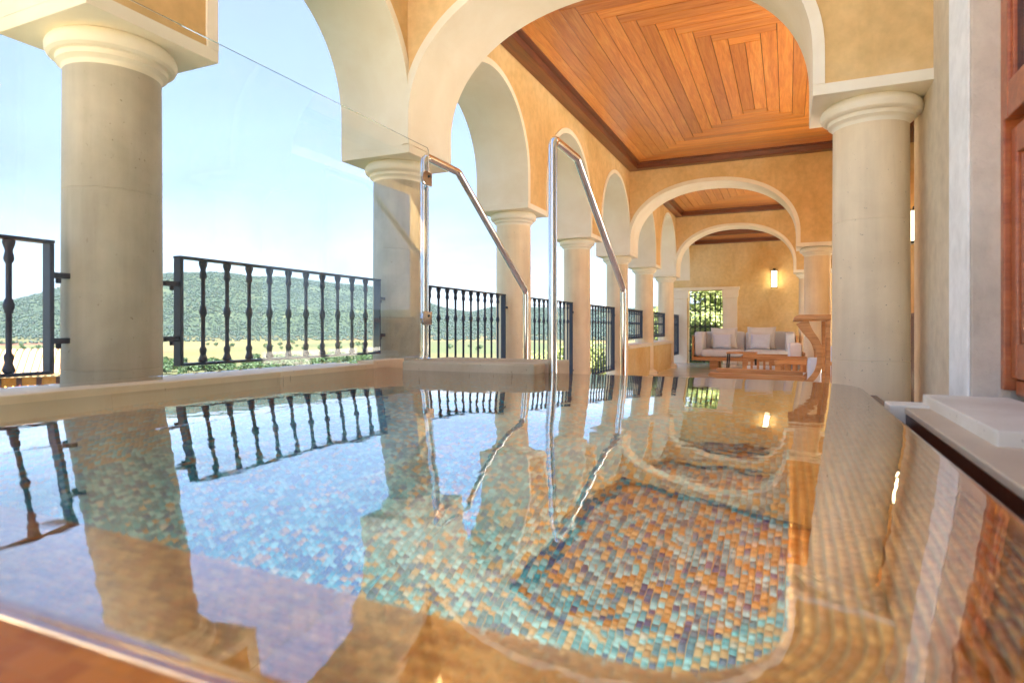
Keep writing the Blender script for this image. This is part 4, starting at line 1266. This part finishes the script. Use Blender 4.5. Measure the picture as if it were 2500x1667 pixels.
def at_pixel(S, v_, z):
    """point at height z seen in the direction of a pixel of the photograph"""
    d = -z * F0 / (v_ - 800); az = s2az(S)
    r = d / math.cos(math.atan((S - 1250) / F0))
    return r * math.sin(az), r * math.cos(az)
# belt of trees at the near edge of the fields, and trees scattered between them
for i in range(90):
    S = random.uniform(395, 960); vb = 905 - (S - 395) / 565 * 28 + random.uniform(-10, 16)
    x_, y_ = at_pixel(S, vb, ZV)
    if i % 6 == 0: plant('valley_tree', 'round green tree in the belt below the short railing', 'tree', valley[i % 3], x_, y_, ZV - 0.2, random.uniform(0.8, 1.4), 'trees in the belt below the railing')
    else: plant('valley_tree', 'round green tree in the belt below the short railing', 'tree', valley[i % 3], x_, y_, ZV - 0.2, random.uniform(0.7, 1.4), 'trees in the belt below the railing')
for i in range(40):
    S = random.choice([random.uniform(420, 930), random.uniform(420, 930), random.uniform(1040, 1240), random.uniform(0, 140)]); vb = random.uniform(834, 858)
    x_, y_ = at_pixel(S, vb, ZV)
    plant('field_tree', 'small lone tree dotting the far fields', 'tree', valley[i % 3], x_, y_, ZV - 0.2, random.uniform(0.6, 1.3), 'trees scattered over the fields')
for i in range(12):
    S = random.uniform(0, 150); vb = random.uniform(858, 880)
    x_, y_ = at_pixel(S, vb, ZV)
    plant('valley_tree', 'green tree in the valley beyond the tiled outbuilding', 'tree', valley[i % 3], x_, y_, ZV - 0.2, random.uniform(0.6, 1.0), 'trees beyond the outbuilding')
# bright shrubs just outside the arcade and behind the gate
sk = [tree_kind(3.3, 2.4, 2600, 0.075, M['shrub']) for _ in range(2)]
slab_ = ['sunny yellow green shrub outside the tall railing behind the handrail post', 'sunny yellow green shrub outside the tall railing before the middle wide arch',
         'leafy shrub outside the railing by the parapet', 'sunlit shrub directly behind the iron gate', 'sunlit shrub filling the view low behind the iron gate', 'taller sunlit shrub farther behind the iron gate', 'sunlit bush behind the hinge side of the iron gate']
for i, (x_, y_, z_, s_) in enumerate([(-7.6, 19.4, -3.5, 0.95), (-6.6, 20.6, -3.5, 1.0), (-6.0, 23.0, -3.6, 0.9), (-2.3, 21.6, -2.4, 0.95), (-3.3, 22.4, -2.8, 0.95), (-2.2, 25.0, -2.2, 1.45), (-4.0, 25.5, -2.6, 1.35)]):
    plant('green_shrub', slab_[i], 'shrub', sk[i % 2], x_, y_, z_, s_, 'shrubs outside the loggia')

# outbuilding with a tiled roof below the terrace, seen left of the thick column
def outbuilding(label, x, y, zt, w, d, rz, streaks=True):
    t = thing('outbuilding', label, 'building', (x, y, zt - 2.2), rz)
    part('wall', MB().box(-w / 2, w / 2, -d / 2, d / 2, -1.6, 2.2), M['orange_wall'], t, world=False)
    e = 0.35; rise = w * 0.20
    part('eave_board', MB().box(-w / 2 - 0.12, w / 2 + 0.12, -d / 2 - 0.12, d / 2 + 0.12, 2.2, 2.3), M['cream'], t, world=False)
    part('roof_deck', MB().prism([(-d / 2 - e, 2.3), (d / 2 + e, 2.3), (0, 2.3 + rise)], 'x', -w / 2 - e, w / 2 + e), M['rooftile'], t, world=False)
    nrow_ = int((w + 2 * e) / 0.24)
    for sgn in (-1, 1):
        for k in range(nrow_):
            xx = -w / 2 - e + (k + 0.5) * (w + 2 * e) / nrow_
            part('roof_tile', MB().tube([(xx, sgn * (d / 2 + e + 0.04), 2.31), (xx, 0, 2.33 + rise)], 0.095, 8), M['rooftile'], t, 50, world=False)
    if streaks:
        for k in range(7):
            xx = -w / 2 + (k + 0.5) * w / 7
            part('post', MB().box(xx - 0.09, xx + 0.09, -d / 2 - 0.05, -d / 2 - 0.004, -1.6, 2.199), M['dark_wood'], t, world=False)
    return t
x_, y_ = at_pixel(92, 914, -2.05)
outbuilding('small ochre outbuilding with tiled roof below the terrace by the thick column', x_ - 0.2, y_ + 0.4, -2.05, 4.6, 4.2, R(56))
x_, y_ = at_pixel(-40, 925, -2.9)
outbuilding('lower tiled roof building beside the ochre outbuilding below the terrace', x_, y_, -2.9, 5.0, 4.0, R(50), False)

# ------------------------------------------------------------------ haze
mb = MB().box(-3700, 3700, -3700, 3700, -90, 330)
t = NT('haze_air'); nt = t.t
nt.nodes.remove(t.b)
pv = nt.nodes.new('ShaderNodeVolumePrincipled'); pv.inputs['Color'].default_value = (0.5, 0.78, 1.0, 1); pv.inputs['Density'].default_value = 0.000035
pv.inputs['Anisotropy'].default_value = 0.2
nt.links.new(pv.outputs[0], nt.nodes['Material Output'].inputs['Volume'])
hz = bpy.data.objects.new('haze', mesh('haze', mb, t.m)); link(hz); hz['kind'] = 'stuff'
tag(hz, 'thin blue summer haze filling the valley air', 'haze')

# ------------------------------------------------------------------ to metres, terrace floor at z = 0
for me in bpy.data.meshes:
    me.transform(Matrix.Scale(K, 4))
for o in bpy.data.objects:
    loc = o.location.copy()
    if o.parent is None: loc.z -= FLOOR
    o.location = loc * K
cam.dof.focus_distance *= K
bpy.context.view_layer.update()
